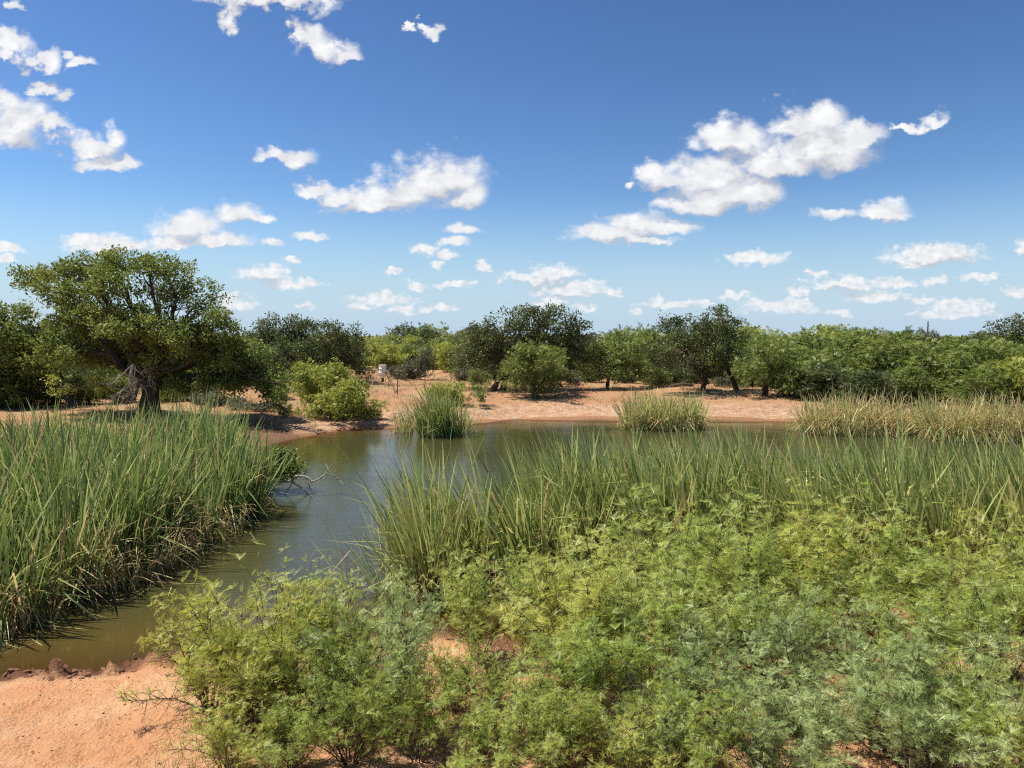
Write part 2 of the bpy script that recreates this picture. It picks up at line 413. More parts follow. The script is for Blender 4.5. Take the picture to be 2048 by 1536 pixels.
def ground_material():
    m, N, L = new_mat('red_sand')
    def noise(scale, detail=6, rough=0.6, vec=None):
        n = N.new('ShaderNodeTexNoise'); n.inputs['Scale'].default_value = scale
        n.inputs['Detail'].default_value = detail; n.inputs['Roughness'].default_value = rough
        L.new(vec or geo.outputs['Position'], n.inputs['Vector'])
        return n.outputs['Fac']
    def mapr(v, a, b, c=0.0, d=1.0):
        n = N.new('ShaderNodeMapRange'); n.interpolation_type = 'SMOOTHSTEP'
        L.new(v, n.inputs[0])
        for i, q in enumerate((a, b, c, d)): n.inputs[i + 1].default_value = q
        return n.outputs[0]
    def mix(f, a, b):
        n = N.new('ShaderNodeMix'); n.data_type = 'RGBA'
        L.new(f, n.inputs[0])
        for v, k in ((a, 6), (b, 7)):
            if isinstance(v, tuple): n.inputs[k].default_value = (*v, 1)
            else: L.new(v, n.inputs[k])
        return n.outputs[2]
    def mul(a, b):
        n = N.new('ShaderNodeMath'); n.operation = 'MULTIPLY'
        for i, v in enumerate((a, b)):
            if isinstance(v, float): n.inputs[i].default_value = v
            else: L.new(v, n.inputs[i])
        return n.outputs[0]
    geo = N.new('ShaderNodeNewGeometry')
    sep = N.new('ShaderNodeSeparateXYZ'); L.new(geo.outputs['Position'], sep.inputs[0])
    at = N.new('ShaderNodeAttribute'); at.attribute_name = 'tint'     # distance from the waterline
    sd = at.outputs['Fac']
    sand = mix(mapr(noise(0.9), 0.35, 0.68), (0.60, 0.295, 0.145), (0.68, 0.40, 0.225))
    sand = mix(mapr(noise(7.0, 8, 0.7), 0.45, 0.75), sand, (0.52, 0.25, 0.13))
    sand = mix(mapr(noise(60.0, 3, 0.7), 0.52, 0.72, 0, 0.55), sand, (0.74, 0.54, 0.37))
    # pale crust on the beach of the far bank
    far = mapr(sep.outputs[1], 26.0, 33.0)
    band = mul(mapr(sd, 0.2, 0.8), mapr(sd, 5.0, 2.6))
    crust = mul(mul(band, far), mapr(noise(2.2, 8, 0.75), 0.38, 0.62))
    sand = mix(mul(far, 0.68), sand, (0.36, 0.20, 0.11))
    sand = mix(crust, sand, (0.56, 0.40, 0.29))
    mp = N.new('ShaderNodeMapping'); mp.inputs['Scale'].default_value = (0.7, 1.6, 1.0)
    L.new(geo.outputs['Position'], mp.inputs[0])
    clods = mul(mul(mapr(noise(3.0, 6, 0.7, mp.outputs[0]), 0.52, 0.62), far), mapr(sd, 0.5, 1.2))
    sand = mix(mul(clods, 0.55), sand, (0.34, 0.17, 0.105))
    # dry grass litter away from the water
    lit = mul(mul(mapr(noise(0.35, 5), 0.45, 0.62), mapr(sd, 2.5, 5.0)), far)
    sand = mix(mul(lit, 0.8), sand, (0.40, 0.30, 0.15))
    # shade of the largest tree on the cut bank, painted into the soil colour
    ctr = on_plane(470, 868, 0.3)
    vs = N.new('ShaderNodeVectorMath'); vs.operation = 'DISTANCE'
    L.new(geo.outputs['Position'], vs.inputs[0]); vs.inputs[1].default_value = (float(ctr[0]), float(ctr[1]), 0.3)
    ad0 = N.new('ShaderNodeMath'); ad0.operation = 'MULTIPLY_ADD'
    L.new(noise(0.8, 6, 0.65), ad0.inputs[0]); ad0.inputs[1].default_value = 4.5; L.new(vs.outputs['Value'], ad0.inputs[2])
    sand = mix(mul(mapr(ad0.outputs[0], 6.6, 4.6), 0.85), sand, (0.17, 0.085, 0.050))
    # damp margin and pond bed
    damp = mapr(sd, 0.62, 0.26)
    nearmask = mapr(sep.outputs[1], 26.0, 20.0, 0.35, 1.0)
    sand = mix(mul(damp, nearmask), sand, (0.165, 0.080, 0.048))
    sand = mix(mapr(sd, 0.0, -0.6), sand, (0.15, 0.095, 0.045))
    b = N.new('ShaderNodeBsdfPrincipled'); b.inputs['Roughness'].default_value = 0.95
    b.inputs['Specular IOR Level'].default_value = 0.15
    L.new(sand, b.inputs['Base Color'])
    h1 = noise(16.0, 8, 0.72); h2 = noise(2.2, 8, 0.75)
    vr = N.new('ShaderNodeTexVoronoi'); vr.inputs['Scale'].default_value = 22.0
    L.new(geo.outputs['Position'], vr.inputs['Vector'])
    ad = N.new('ShaderNodeMath'); ad.operation = 'MULTIPLY_ADD'
    L.new(vr.outputs['Distance'], ad.inputs[0]); ad.inputs[1].default_value = 0.35; L.new(h1, ad.inputs[2])
    b1 = N.new('ShaderNodeBump'); b1.inputs['Strength'].default_value = 1.0; b1.inputs['Distance'].default_value = 0.07
    L.new(ad.outputs[0], b1.inputs['Height'])
    b2 = N.new('ShaderNodeBump'); b2.inputs['Distance'].default_value = 0.25
    L.new(mul(far, 0.6), b2.inputs['Strength'])
    L.new(h2, b2.inputs['Height']); L.new(b1.outputs[0], b2.inputs['Normal'])
    L.new(b2.outputs[0], b.inputs['Normal'])
    o = N.new('ShaderNodeOutputMaterial'); L.new(b.outputs[0], o.inputs[0])
    return m

def water_material():
    m, N, L = new_mat('pond_water')
    geo = N.new('ShaderNodeNewGeometry')
    at = N.new('ShaderNodeAttribute'); at.attribute_name = 'tint'     # water depth
    def noise(scale, detail, stretch, rough=0.55):
        mp = N.new('ShaderNodeMapping'); mp.inputs['Scale'].default_value = stretch
        mp.inputs['Rotation'].default_value = (0, 0, 0.35)
        L.new(geo.outputs['Position'], mp.inputs[0])
        n = N.new('ShaderNodeTexNoise'); n.inputs['Scale'].default_value = scale
        n.inputs['Detail'].default_value = detail; n.inputs['Roughness'].default_value = rough
        L.new(mp.outputs[0], n.inputs['Vector'])
        return n.outputs['Fac']
    rip = noise(5.0, 4, (0.55, 1.7, 1.0))
    big = noise(0.9, 2, (0.6, 1.2, 1.0))
    patch = noise(0.16, 3, (0.6, 1.0, 1.0))
    mr = N.new('ShaderNodeMapRange'); mr.interpolation_type = 'SMOOTHSTEP'
    L.new(patch, mr.inputs[0]); mr.inputs[1].default_value = 0.38; mr.inputs[2].default_value = 0.62
    mr.inputs[3].default_value = 0.08; mr.inputs[4].default_value = 0.36
    b1 = N.new('ShaderNodeBump'); b1.inputs['Distance'].default_value = 0.030
    L.new(mr.outputs[0], b1.inputs['Strength']); L.new(rip, b1.inputs['Height'])
    b2 = N.new('ShaderNodeBump'); b2.inputs['Distance'].default_value = 0.05; b2.inputs['Strength'].default_value = 0.22
    L.new(big, b2.inputs['Height']); L.new(b1.outputs[0], b2.inputs['Normal'])
    pr = N.new('ShaderNodeBsdfPrincipled')
    pr.inputs['Roughness'].default_value = 0.04
    pr.inputs['IOR'].default_value = 1.333
    r = ramp(N, [(0.0, (0.110, 0.062, 0.020)), (0.25, (0.074, 0.052, 0.016)), (0.7, (0.050, 0.051, 0.019))])
    L.new(at.outputs['Fac'], r.inputs[0])
    L.new(r.outputs[0], pr.inputs['Base Color'])
    L.new(b2.outputs[0], pr.inputs['Normal'])
    tr = N.new('ShaderNodeBsdfTransparent'); tr.inputs['Color'].default_value = (0.75, 0.60, 0.38, 1)
    m2 = N.new('ShaderNodeMapRange'); L.new(at.outputs['Fac'], m2.inputs[0])
    m2.inputs[1].default_value = 0.0; m2.inputs[2].default_value = 0.30; m2.inputs[3].default_value = 0.35; m2.inputs[4].default_value = 1.0
    mx = N.new('ShaderNodeMixShader')
    L.new(m2.outputs[0], mx.inputs[0]); L.new(tr.outputs[0], mx.inputs[1]); L.new(pr.outputs[0], mx.inputs[2])
    o = N.new('ShaderNodeOutputMaterial'); L.new(mx.outputs[0], o.inputs[0])
    return m

# ------------------------------------------------------------------ ground and water
def build_ground():
    r = [0.0, 0.6, 1.2, 1.9, 2.6, 3.3]
    while r[-1] < 70: r.append(r[-1] + max(0.042, 0.0075 * r[-1]))
    while r[-1] < 6000: r.append(r[-1] * 1.06)
    r = np.array(r)
    a = np.concatenate([np.arange(-46, 46, 0.30), np.arange(46, 314, 6.0)])
    a = np.radians(a)
    R, A = np.meshgrid(r, a, indexing='ij')
    x = R * np.sin(A); y = R * np.cos(A)
    z = ground_z(x.ravel(), y.ravel())
    sd = signed_dist(x.ravel(), y.ravel())
    nr, na = R.shape
    idx = np.arange(nr * na).reshape(nr, na)
    nx = np.roll(idx, -1, axis=1)
    q = np.stack([idx[:-1], nx[:-1], nx[1:], idx[1:]], -1).reshape(-1, 4)[:, ::-1]
    me = make_mesh('ground', np.stack([x.ravel(), y.ravel(), z], 1), q, np.clip(sd, -5, 50), True)
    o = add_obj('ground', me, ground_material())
    return setp(o, kind='structure')
ground = build_ground()

def build_water():
    x0, x1 = SHORE[:, 0].min() - 1, SHORE[:, 0].max() + 1
    y0, y1 = SHORE[:, 1].min() - 1, SHORE[:, 1].max() + 1
    xs = np.arange(x0, x1, 0.35); ys = np.arange(y0, y1, 0.35)
    X, Y = np.meshgrid(xs, ys, indexing='ij')
    dep = np.clip(-ground_z(X.ravel(), Y.ravel(), False), 0, 2)
    idx = np.arange(X.size).reshape(X.shape)
    q = np.stack([idx[:-1, :-1], idx[1:, :-1], idx[1:, 1:], idx[:-1, 1:]], -1).reshape(-1, 4)
    me = make_mesh('pond_water', np.stack([X.ravel(), Y.ravel(), np.zeros(X.size)], 1), q, dep, True)
    return setp(add_obj('pond_water', me, water_material()), kind='structure')
build_water()

# ------------------------------------------------------------------ geometry builders
def unit(v):
    return v / np.maximum(np.linalg.norm(v, axis=-1, keepdims=True), 1e-9)

class Tubes:
    """tapered branches collected into one mesh"""
    def __init__(self): self.v = []; self.f = []; self.n = 0
    def add(self, pts, rad, k=5):
        pts = np.asarray(pts, float); rad = np.asarray(rad, float)
        t = np.gradient(pts, axis=0); t = unit(t)
        ref = np.array([0.31, 0.72, 0.62])
        u = unit(np.cross(t, ref)); w = np.cross(t, u)
        an = np.arange(k) * 2 * math.pi / k
        ring = pts[:, None] + rad[:, None, None] * (np.cos(an)[None, :, None] * u[:, None] + np.sin(an)[None, :, None] * w[:, None])
        m = len(pts)
        idx = self.n + np.arange(m * k).reshape(m, k)
        nx = np.roll(idx, -1, axis=1)
        self.f.append(np.stack([idx[:-1], nx[:-1], nx[1:], idx[1:]], -1).reshape(-1, 4))
        self.v.append(ring.reshape(-1, 3)); self.n += m * k
    def mesh(self, name):
        return make_mesh(name, np.concatenate(self.v), np.concatenate(self.f), None, True)

def wander(p0, p1, n, amp, g, sag=0.0):
    """a crooked path from p0 to p1"""
    t = np.linspace(0, 1, n)[:, None]
    p = p0 + (p1 - p0) * t
    L_ = np.linalg.norm(p1 - p0)
    j = np.cumsum(g.normal(0, 1, (n, 3)), axis=0); j -= j[0]; j -= j[-1] * t
    p = p + j * amp * L_ / math.sqrt(n)
    p[:, 2] += sag * L_ * (4 * t[:, 0] * (1 - t[:, 0]))
    return p

def rot_frames(d, g, upbias=None):
    """orthonormal frames whose x axis is d and whose z axis is as upright as chance allows"""
    n = len(d)
    r = unit(g.normal(0, 1, (n, 3)) + (np.array([0, 0, upbias]) if upbias else 0))
    y = unit(np.cross(r, d)); z = np.cross(d, y)
    return np.stack([d, y, z], axis=-1)

def stamp(tv, tf, pos, fr, size):
    """copies of a template (tv verts, tf faces) at pos in frames fr"""
    n, k = len(pos), len(tv)
    v = np.einsum('nij,kj->nki', fr, tv) * size[:, None, None] + pos[:, None]
    f = tf[None] + (np.arange(n) * k)[:, None, None]
    return v.reshape(-1, 3), f.reshape(-1, tf.shape[1])

# leaf templates (unit length along x)
T_BROAD = (np.array([[0, 0, 0], [0.45, 0.26, 0.04], [1, 0, -0.06], [0.5, -0.26, 0.04]]), np.array([[0, 1, 2, 3]]))
def spray_template():
    """a drooping spray of mesquite leaf: seven narrow blades"""
    v = []; f = []
    for i, (s, a, l) in enumerate([(0, 0.0, 1.0), (0.12, 0.75, .62), (0.12, -0.75, .62), (0.42, 0.6, .5), (0.42, -0.6, .5)]):
        d = np.array([math.cos(a), math.sin(a), -0.12]); p = np.array([-d[1], d[0], 0.0])
        b = np.array([s, 0, -0.05 * s])
        k = len(v); w = 0.075
        v += [b, b + d * l * .5 + p * w, b + d * l + np.array([0, 0, -0.1]), b + d * l * .5 - p * w]
        f.append([k, k + 1, k + 2, k + 3])
    return np.array(v), np.array(f)
T_SPRAY = spray_template()
def fern_template(npair=9):
    """twice-pinnate mesquite leaf: petiole, two pinnae, rows of narrow leaflets (metres)"""
    v = []; f = []
    for s in (-1, 1):
        a = s * 0.42
        d = np.array([math.cos(a), math.sin(a), 0.0]); p = np.array([-d[1], d[0], 0.0])
        o = np.array([0.022, 0, 0.0]); Lp = 0.120
        k = len(v)
        v += [o * 0, o + p * .0016, o + d * Lp + np.array([0, 0, -.022])]; f.append([k, k + 1, k + 2])
        for i in range(npair):
            t = (i + 0.6) / npair
            c = o + d * Lp * t + np.array([0, 0, -0.022 * t * t])
            l = 0.031 * (0.75 + 0.5 * math.sin(math.pi * min(1, t + .15)))
            for q in (-1, 1):
                e = d * 0.38 + p * q * 0.92 + np.array([0, 0, 0.12])
                k = len(v)
                v += [c - d * .0019, c + d * .0022, c + e * l]
                f.append([k, k + 1, k + 2])
    return np.array(v), np.array(f)
T_FERN = fern_template()

def crown_leaves(clumps, radii, per, size, g, tmpl, up=0.8, jit=0.35):
    """leaves spread through small clumps; tint follows the clump and the single leaf"""
    n = len(clumps)
    c = np.repeat(clumps, per, axis=0); r = np.repeat(radii, per, axis=0)
    d = unit(g.normal(0, 1, (n * per, 3)))
    rad = g.random((n * per, 1)) ** 0.45
    off = d * rad * r * np.where(g.random((n * per, 1)) < 0.12, 1.45, 1.0)
    pos = c + off
    dirs = unit(d * 0.8 + g.normal(0, 0.7, (n * per, 3)) + np.array([0, 0, 0.1]))
    fr = rot_frames(dirs, g, up)
    s = size * (1 + jit * g.normal(0, 1, n * per)).clip(0.45, 1.8)
    v, f = stamp(tmpl[0], tmpl[1], pos, fr, s)
    tint = np.repeat(g.random(n), per) * 0.45 + g.random(n * per) * 0.55
    return v, f, np.repeat(tint, len(tmpl[0]))

def tree(name, label, cat, base, lobes, mat='tree', leaf=0.10, density=1.0, seed=1, trunk_r=0.2, trunks=1, group=None, tmpl=T_BROAD,
         clump=0.55, up=0.8, bare=0.0, fork=0.35, bark='bark', perclump=90, trunk_bases=None):
    """base: world point; lobes: [(centre xyz, radii xyz)] in world; an Empty with trunk and crown"""
    g = np.random.default_rng(seed)
    root = empty(name, base, label, cat, group)
    base = np.asarray(base, float)
    tb = Tubes()
    C = np.array([l[0] for l in lobes], float) - base; Rr = np.array([l[1] for l in lobes], float)
    zlow = max(0.25, (C[:, 2] - Rr[:, 2]).min())
    zc = C[:, 2].mean()
    starts = trunk_bases if trunk_bases is not None else [base + np.array([g.normal(0, .12), g.normal(0, .12), 0]) * (trunks > 1) for _ in range(trunks)]
    starts = [np.asarray(s, float) - base for s in starts]
    forks = []
    for s in starts:
        mean = C.mean(0)
        top = s * (1 - fork * .7) + np.array([mean[0], mean[1], 0]) * fork * .7; top[2] = max(0.4, zc * fork + 0.15) + g.normal(0, .1)
        pts = wander(s - np.array([0, 0, .25]), top, 7, 0.10, g)
        rr = trunk_r * np.linspace(1.0, 0.78, 7); rr[0] *= 1.45; rr[1] *= 1.12
        tb.add(pts, rr, 8)
        forks.append(top)
    forks = np.array(forks)
    cl = []; cr = []
    for (c, r) in zip(C, Rr):
        fk = forks[np.argmin(np.linalg.norm(forks - c, axis=1))]
        lp = wander(fk, c, 7, 0.16, g, 0.06)
        r0 = trunk_r * 0.42 * min(1.0, (r.mean() / Rr.mean()) ** .5)
        tb.add(lp, np.linspace(r0, max(.014, r0 * .25), 7), 6)
        vol = r[0] * r[1] * r[2]
        k = max(4, int(2.6 * density * (vol / clump ** 3) ** 0.80))
        d = unit(g.normal(0, 1, (k, 3))); rad = g.random((k, 1)) ** 0.38
        pts = c + d * rad * r * (1 + 0.10 * g.normal(0, 1, (k, 1)))
        pts[:, 2] = np.maximum(pts[:, 2], 0.18)
        for p in pts:
            a = lp[g.integers(3, 7)]
            sub = wander(a, p, 4, 0.14, g, 0.05)
            tb.add(sub, np.linspace(max(.010, r0 * .24), .006, 4), 4)
            if g.random() < 0.5:
                e = p + unit(p - c * .6 + g.normal(0, .3, 3)) * clump * 0.8
                tb.add(wander(p, e, 3, .2, g), np.array([.007, .005, .003]), 3)
        keep = g.random(k) > bare
        cl.append(pts[keep]); cr.append(np.full((keep.sum(), 3), clump) * g.uniform(.6, 1.15, (keep.sum(), 1)) * np.array([1, 1, .72]))
    cl = np.concatenate(cl); cr = np.concatenate(cr)
    add_obj('trunk', tb.mesh('trunk'), MAT[bark], root)
    v, f, t = crown_leaves(cl, cr, perclump, leaf, g, tmpl, up)
    v[:, 2] = np.maximum(v[:, 2], 0.03)
    add_obj('crown', make_mesh('crown', v, f, t), MAT[mat], root)
    return root

def copy_thing(src, loc, rz, s, label, mats=None, group=None, sz=None):
    r = src.copy(); COL.objects.link(r)
    r.location = tuple(float(v) for v in loc); r.rotation_euler = (0, 0, rz); r.scale = (s, s, sz or s)
    r['label'] = label
    if group: r['group'] = group
    for ch in [c for c in KIDS[src.name]]:
        c = ch.copy(); COL.objects.link(c); c.parent = r
        if mats and ch.name.split('.')[0] in mats:
            c.material_slots[0].link = 'OBJECT'; c.material_slots[0].material = MAT[mats[ch.name.split('.')[0]]]
    return r
KIDS = {}

def lob(px, py, rx, ry, d, dy=0.0, deep=None):
    """a crown lobe seen at (px, py) in the photograph, standing at distance d + dy"""
    y = d + dy
    return (at_depth(px, py, y), (rx * y / F_PX, (deep if deep else 0.85 * max(rx, ry) * y / F_PX), ry * y / F_PX))

# --- blades (cattail, grass)
def blades(base, length, width, az, lean, curve, g, segs=6, kink=None, kink_ang=None, face=None, tint=None, z0=0.0):
    n = len(base)
    t = np.linspace(0, 1, segs + 1)
    th = lean[:, None] + curve[:, None] * t[None] ** 1.5
    if kink is not None:
        th = th + np.where(t[None] > kink[:, None], kink_ang[:, None], 0)
    seg = (length / segs)[:, None]
    mid = (th[:, :-1] + th[:, 1:]) / 2
    h = np.concatenate([np.zeros((n, 1)), np.cumsum(np.sin(mid) * seg, 1)], 1)
    z = np.concatenate([np.zeros((n, 1)), np.cumsum(np.cos(mid) * seg, 1)], 1)
    dx, dy = np.cos(az)[:, None], np.sin(az)[:, None]
    P = np.stack([base[:, 0:1] + h * dx, base[:, 1:2] + h * dy, base[:, 2:3] + z], -1)
    fa = (g.random(n) * 2 * math.pi if face is None else face)[:, None] + t[None] * 0.9
    w = width[:, None] * np.minimum(1.0, (1.015 - t[None]) * 4.5) * (0.75 + 0.25 * np.minimum(1, t[None] * 5))
    side = np.stack([np.cos(fa) * w, np.sin(fa) * w, np.zeros_like(fa)], -1) / 2
    V = np.stack([P - side, P + side], 2).reshape(n, -1, 3)
    k = (segs + 1) * 2
    f = np.array([[2 * i, 2 * i + 1, 2 * i + 3, 2 * i + 2] for i in range(segs)])
    F = (f[None] + (np.arange(n) * k)[:, None, None]).reshape(-1, 4)
    T = np.repeat(tint, k).reshape(n, segs + 1, 2)
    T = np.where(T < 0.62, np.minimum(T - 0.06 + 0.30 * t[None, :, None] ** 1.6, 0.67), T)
    return V.reshape(-1, 3), F, T.reshape(-1)

def in_poly(x, y, poly):
    ins = np.zeros(x.shape, bool); n = len(poly)
    for i in range(n):
        x1, y1 = poly[i]; x2, y2 = poly[(i + 1) % n]
        if y1 == y2: continue
        ins ^= ((y1 > y) != (y2 > y)) & (x < (x2 - x1) * (y - y1) / (y2 - y1) + x1)
    return ins
def poly_dist(x, y, poly):
    best = np.full(x.shape, 1e9); n = len(poly)
    for i in range(n):
        x1, y1 = poly[i]; x2, y2 = poly[(i + 1) % n]; dx, dy = x2 - x1, y2 - y1
        t = np.clip(((x - x1) * dx + (y - y1) * dy) / (dx * dx + dy * dy), 0, 1)
        best = np.minimum(best, np.hypot(x - x1 - t * dx, y - y1 - t * dy))
    return best
def scatter(poly, n, g):
    lo, hi = poly.min(0), poly.max(0)
    out = np.zeros((0, 2))
    while len(out) < n:
        p = lo + g.random((n * 3, 2)) * (hi - lo)
        out = np.concatenate([out, p[in_poly(p[:, 0], p[:, 1], poly)]])
    return out[:n]

def cattail_blades(shoots, g, h=2.5, lean_dir=0.0, lean=0.08, spread=0.16, per=6, dry=0.08, width=0.020, hvar=0.14, bent=0.08, tint0=0.15, tint1=0.62, hmul=None, dryr=(0.76, 0.96), extra=None):
    """several stiff blades fan out of each shoot; some are dry, some are snapped"""
    n = len(shoots) * per
    b = np.repeat(shoots, per, axis=0)
    z = np.minimum(ground_z(b[:, 0], b[:, 1], False), 0.0) * 0.3
    zz = np.maximum(ground_z(b[:, 0], b[:, 1], False), -0.25)
    base = np.stack([b[:, 0] + g.normal(0, .025, n), b[:, 1] + g.normal(0, .025, n), zz - 0.03], 1)
    L_ = h * (1 + hvar * g.normal(0, 1, n)).clip(0.45, 1.3)
    if hmul is not None: L_ = L_ * np.repeat(hmul, per)
    vx = lean * math.cos(lean_dir) + spread * g.normal(0, 1, n); vy = lean * math.sin(lean_dir) + spread * g.normal(0, 1, n)
    if extra is not None:
        vx = vx + np.repeat(extra[1] * np.cos(extra[0]), per); vy = vy + np.repeat(extra[1] * np.sin(extra[0]), per)
    ln = np.hypot(vx, vy); az = np.arctan2(vy, vx)
    cu = np.abs(g.normal(0.08, 0.15, n)) + 0.5 * lean
    isdry = g.random(n) < dry
    tint = np.repeat(g.uniform(-.14, .14, len(shoots)), per) + g.uniform(tint0, tint1, n)
    tint = np.where(isdry, g.uniform(dryr[0], dryr[1], n), tint).clip(0, 1)
    bk = g.random(n) < (bent + 0.35 * isdry)
    kink = np.where(bk, g.uniform(.35, .85, n), 2.0)
    ka = g.uniform(0.7, 2.1, n)
    w = width * g.uniform(.65, 1.25, n)
    return blades(base, L_, w, az, ln, cu, g, 6, kink, ka, None, tint)

def join(parts):
    V = []; F = []; T = []; n = 0
    for v, f, t in parts:
        V.append(v); F.append(f + n); T.append(t); n += len(v)
    return np.concatenate(V), np.concatenate(F), np.concatenate(T)

def wpoly(pts):
    return np.array([on_plane(*p)[:2] for p in pts])

# ------------------------------------------------------------------ cattail beds in the water
def skirt(poly_edge, n, g, h=1.1, out=0.25, dir_=0.0):
    """dry blades hanging out over the water along an edge (list of world points)"""
    e = np.asarray(poly_edge); k = g.integers(0, len(e) - 1, n); t = g.random((n, 1))
    p = e[k] * (1 - t) + e[k + 1] * t + g.normal(0, .14, (n, 2))
    base = np.stack([p[:, 0], p[:, 1], np.full(n, -0.05)], 1)
    az = dir_ + g.normal(0, .8, n)
    L_ = h * g.uniform(.6, 1.8, n)
    kink = g.uniform(.3, .75, n)
    return blades(base, L_, .018 * g.uniform(.6, 1.4, n), az, np.abs(g.normal(.18, .15, n)), np.abs(g.normal(.5, .4, n)), g, 7, kink, g.uniform(.6, 2.2, n), None,
                  np.where(g.random(n) < .72, g.uniform(.74, 1.0, n), g.uniform(.2, .6, n)))

g = np.random.default_rng(11)
LEFT = wpoly([(-420, 1400), (-150, 1310), (0, 1268), (40, 1250), (100, 1218), (180, 1192), (290, 1160), (350, 1128), (410, 1092), (468, 1060), (498, 1028), (504, 998), (498, 962),
              (478, 942), (430, 942), (300, 955), (0, 962), (-300, 975), (-600, 1010)])
def clumpy(poly, ncl, per, sig, g):
    c = scatter(poly, ncl, g); k = g.poisson(per, ncl).clip(2)
    p = np.repeat(c, k, axis=0) + g.normal(0, 1, (k.sum(), 2)) * np.repeat(g.uniform(.5, 1.3, ncl) * sig, k)[:, None]
    h = np.repeat((1 + .17 * g.normal(0, 1, ncl)).clip(.6, 1.22), k)
    az = np.repeat(g.random(ncl) * 6.283, k); ln = np.repeat(np.abs(g.normal(0, .10, ncl)), k)
    return p, h, az, ln
sh, hc, _a, _l = clumpy(LEFT, 620, 5.6, .20, g)
ed = poly_dist(sh[:, 0], sh[:, 1], LEFT)
tip = np.clip(1 - (sh[:, 0] + 9.0) / 9.0, 0, 1)
hm = hc * (0.84 + 0.16 * np.clip(ed / 0.8, 0, 1)) * (0.86 + 0.14 * np.clip(tip * 2, 0, 1)) * (1 + .10 * fbm(sh[:, 0] * .9, sh[:, 1] * .9, 2))
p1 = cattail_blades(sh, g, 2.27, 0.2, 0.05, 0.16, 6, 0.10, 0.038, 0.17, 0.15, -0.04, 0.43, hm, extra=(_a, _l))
edge = LEFT[1:12]
p2 = skirt(edge, 520, g, 0.95, 0.3, -0.9)
extra = []
for (px, py, n_, h_) in [(185, 1182, 16, 1.7), (150, 1190, 8, 1.2), (60, 1238, 8, 1.1), (330, 1125, 9, 1.3), (395, 1085, 8, 1.1), (250, 1160, 7, 1.2), (20, 1255, 6, 1.0)]:
    c_ = on_plane(px, py)[:2]
    extra.append(cattail_blades(c_ + g.normal(0, .16, (n_, 2)), g, h_, -1.2, .05, .24, 5, 1.0, .034, .25, .25, dryr=(.70, .88)))
nf = 90                                              # fallen blades floating flat along the front of the bed
k_ = g.integers(0, len(edge) - 1, nf); t_ = g.random((nf, 1))
pf = edge[k_] * (1 - t_) + edge[k_ + 1] * t_ + np.abs(g.normal(0, .45, (nf, 1))) * np.array([.75, -.65])
ok_ = signed_dist(pf[:, 0], pf[:, 1]) < -.3
pf = pf[ok_]; nf = len(pf)
extra.append(blades(np.concatenate([pf, np.full((nf, 1), .012)], 1), g.uniform(.3, 1.2, nf), .022 * g.uniform(.6, 1.2, nf), g.random(nf) * 6.28, np.full(nf, 1.565), np.zeros(nf), g, 4, None, None, None, g.uniform(.6, 1.0, nf)))
v, f, t = join([p1, p2] + extra)
setp(add_obj('cattail_bed', make_mesh('cattail_bed', v, f, t), MAT['cattail']),
     'dense dark green cattail bed with a brown dry skirt, across the channel from the sandy bank', 'cattails', kind='stuff')

RIGHT = wpoly([(832, 1216), (900, 1200), (1000, 1188), (1200, 1165), (1500, 1165), (1750, 1195), (1850, 1205), (2048, 1190), (2500, 1180),
               (2500, 1090), (2048, 1092), (1700, 1082), (1450, 1078), (1300, 1080), (1150, 1092), (1060, 1112), (960, 1128), (880, 1160)])
sh, hc, _a, _l = clumpy(RIGHT, 560, 6.0, .20, g)
thin = np.clip((sh[:, 0] + 2.0) / 4.5, 0, 1)
_k = g.random(len(sh)) < 0.45 + 0.55 * thin
sh, hc, _a, _l = sh[_k], hc[_k], _a[_k], _l[_k]
hm = hc + .10 * fbm(sh[:, 0] * .8, sh[:, 1] * .8, 2)
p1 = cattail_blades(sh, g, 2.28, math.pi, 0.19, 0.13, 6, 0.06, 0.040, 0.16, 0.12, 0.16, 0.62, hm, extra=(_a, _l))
p2 = skirt(RIGHT[:8], 260, g, 0.8, 0.2, -1.2)
v, f, t = join([p1, p2])
setp(add_obj('cattail_bed', make_mesh('cattail_bed', v, f, t), MAT['cattail']),
     'long bed of wind-leaning cattails standing in the water behind the feathery shrubs', 'cattails', kind='stuff')

def clump_thing(px, py, rad_px, nshoot, label, h, lean_dir=math.pi, lean=.12, spread=.16, dry=.1, bent=.1, t0=.15, t1=.6, width=.02, per=6, seed=1, deep=0.6, skirt_n=0, group='cattail clumps standing in the pond', dryr=(.76, .96), flat=.28):
    g = np.random.default_rng(seed)
    c = on_plane(px, py, 0.0); R_ = rad_px * c[1] / F_PX
    a = g.random(nshoot) * 2 * math.pi; r = np.sqrt(g.random(nshoot))
    sh = np.stack([c[0] + R_ * r * np.cos(a), c[1] + deep * R_ * r * np.sin(a) + deep * R_], 1)
    hm = 1.0 - flat * r ** 2 + .12 * g.normal(0, 1, nshoot) + .18 * fbm(sh[:, 0] * 1.4, sh[:, 1] * 1.4, 2)
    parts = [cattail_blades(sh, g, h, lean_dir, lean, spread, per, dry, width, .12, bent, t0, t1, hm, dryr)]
    if skirt_n:
        an = np.linspace(math.pi, 2 * math.pi, 12)
        e = np.stack([c[0] + R_ * np.cos(an), c[1] + deep * R_ * np.sin(an) + deep * R_], 1)
        parts.append(skirt(e, skirt_n, g, h * .35, .2, -1.57))
    v, f, t = join(parts)
    v = v - np.array([c[0], c[1], 0])
    o = add_obj('cattail_clump', make_mesh('cattail_clump', v, f, t), MAT['cattail'], None, (c[0], c[1], 0))
    return setp(o, label, 'cattails', group)

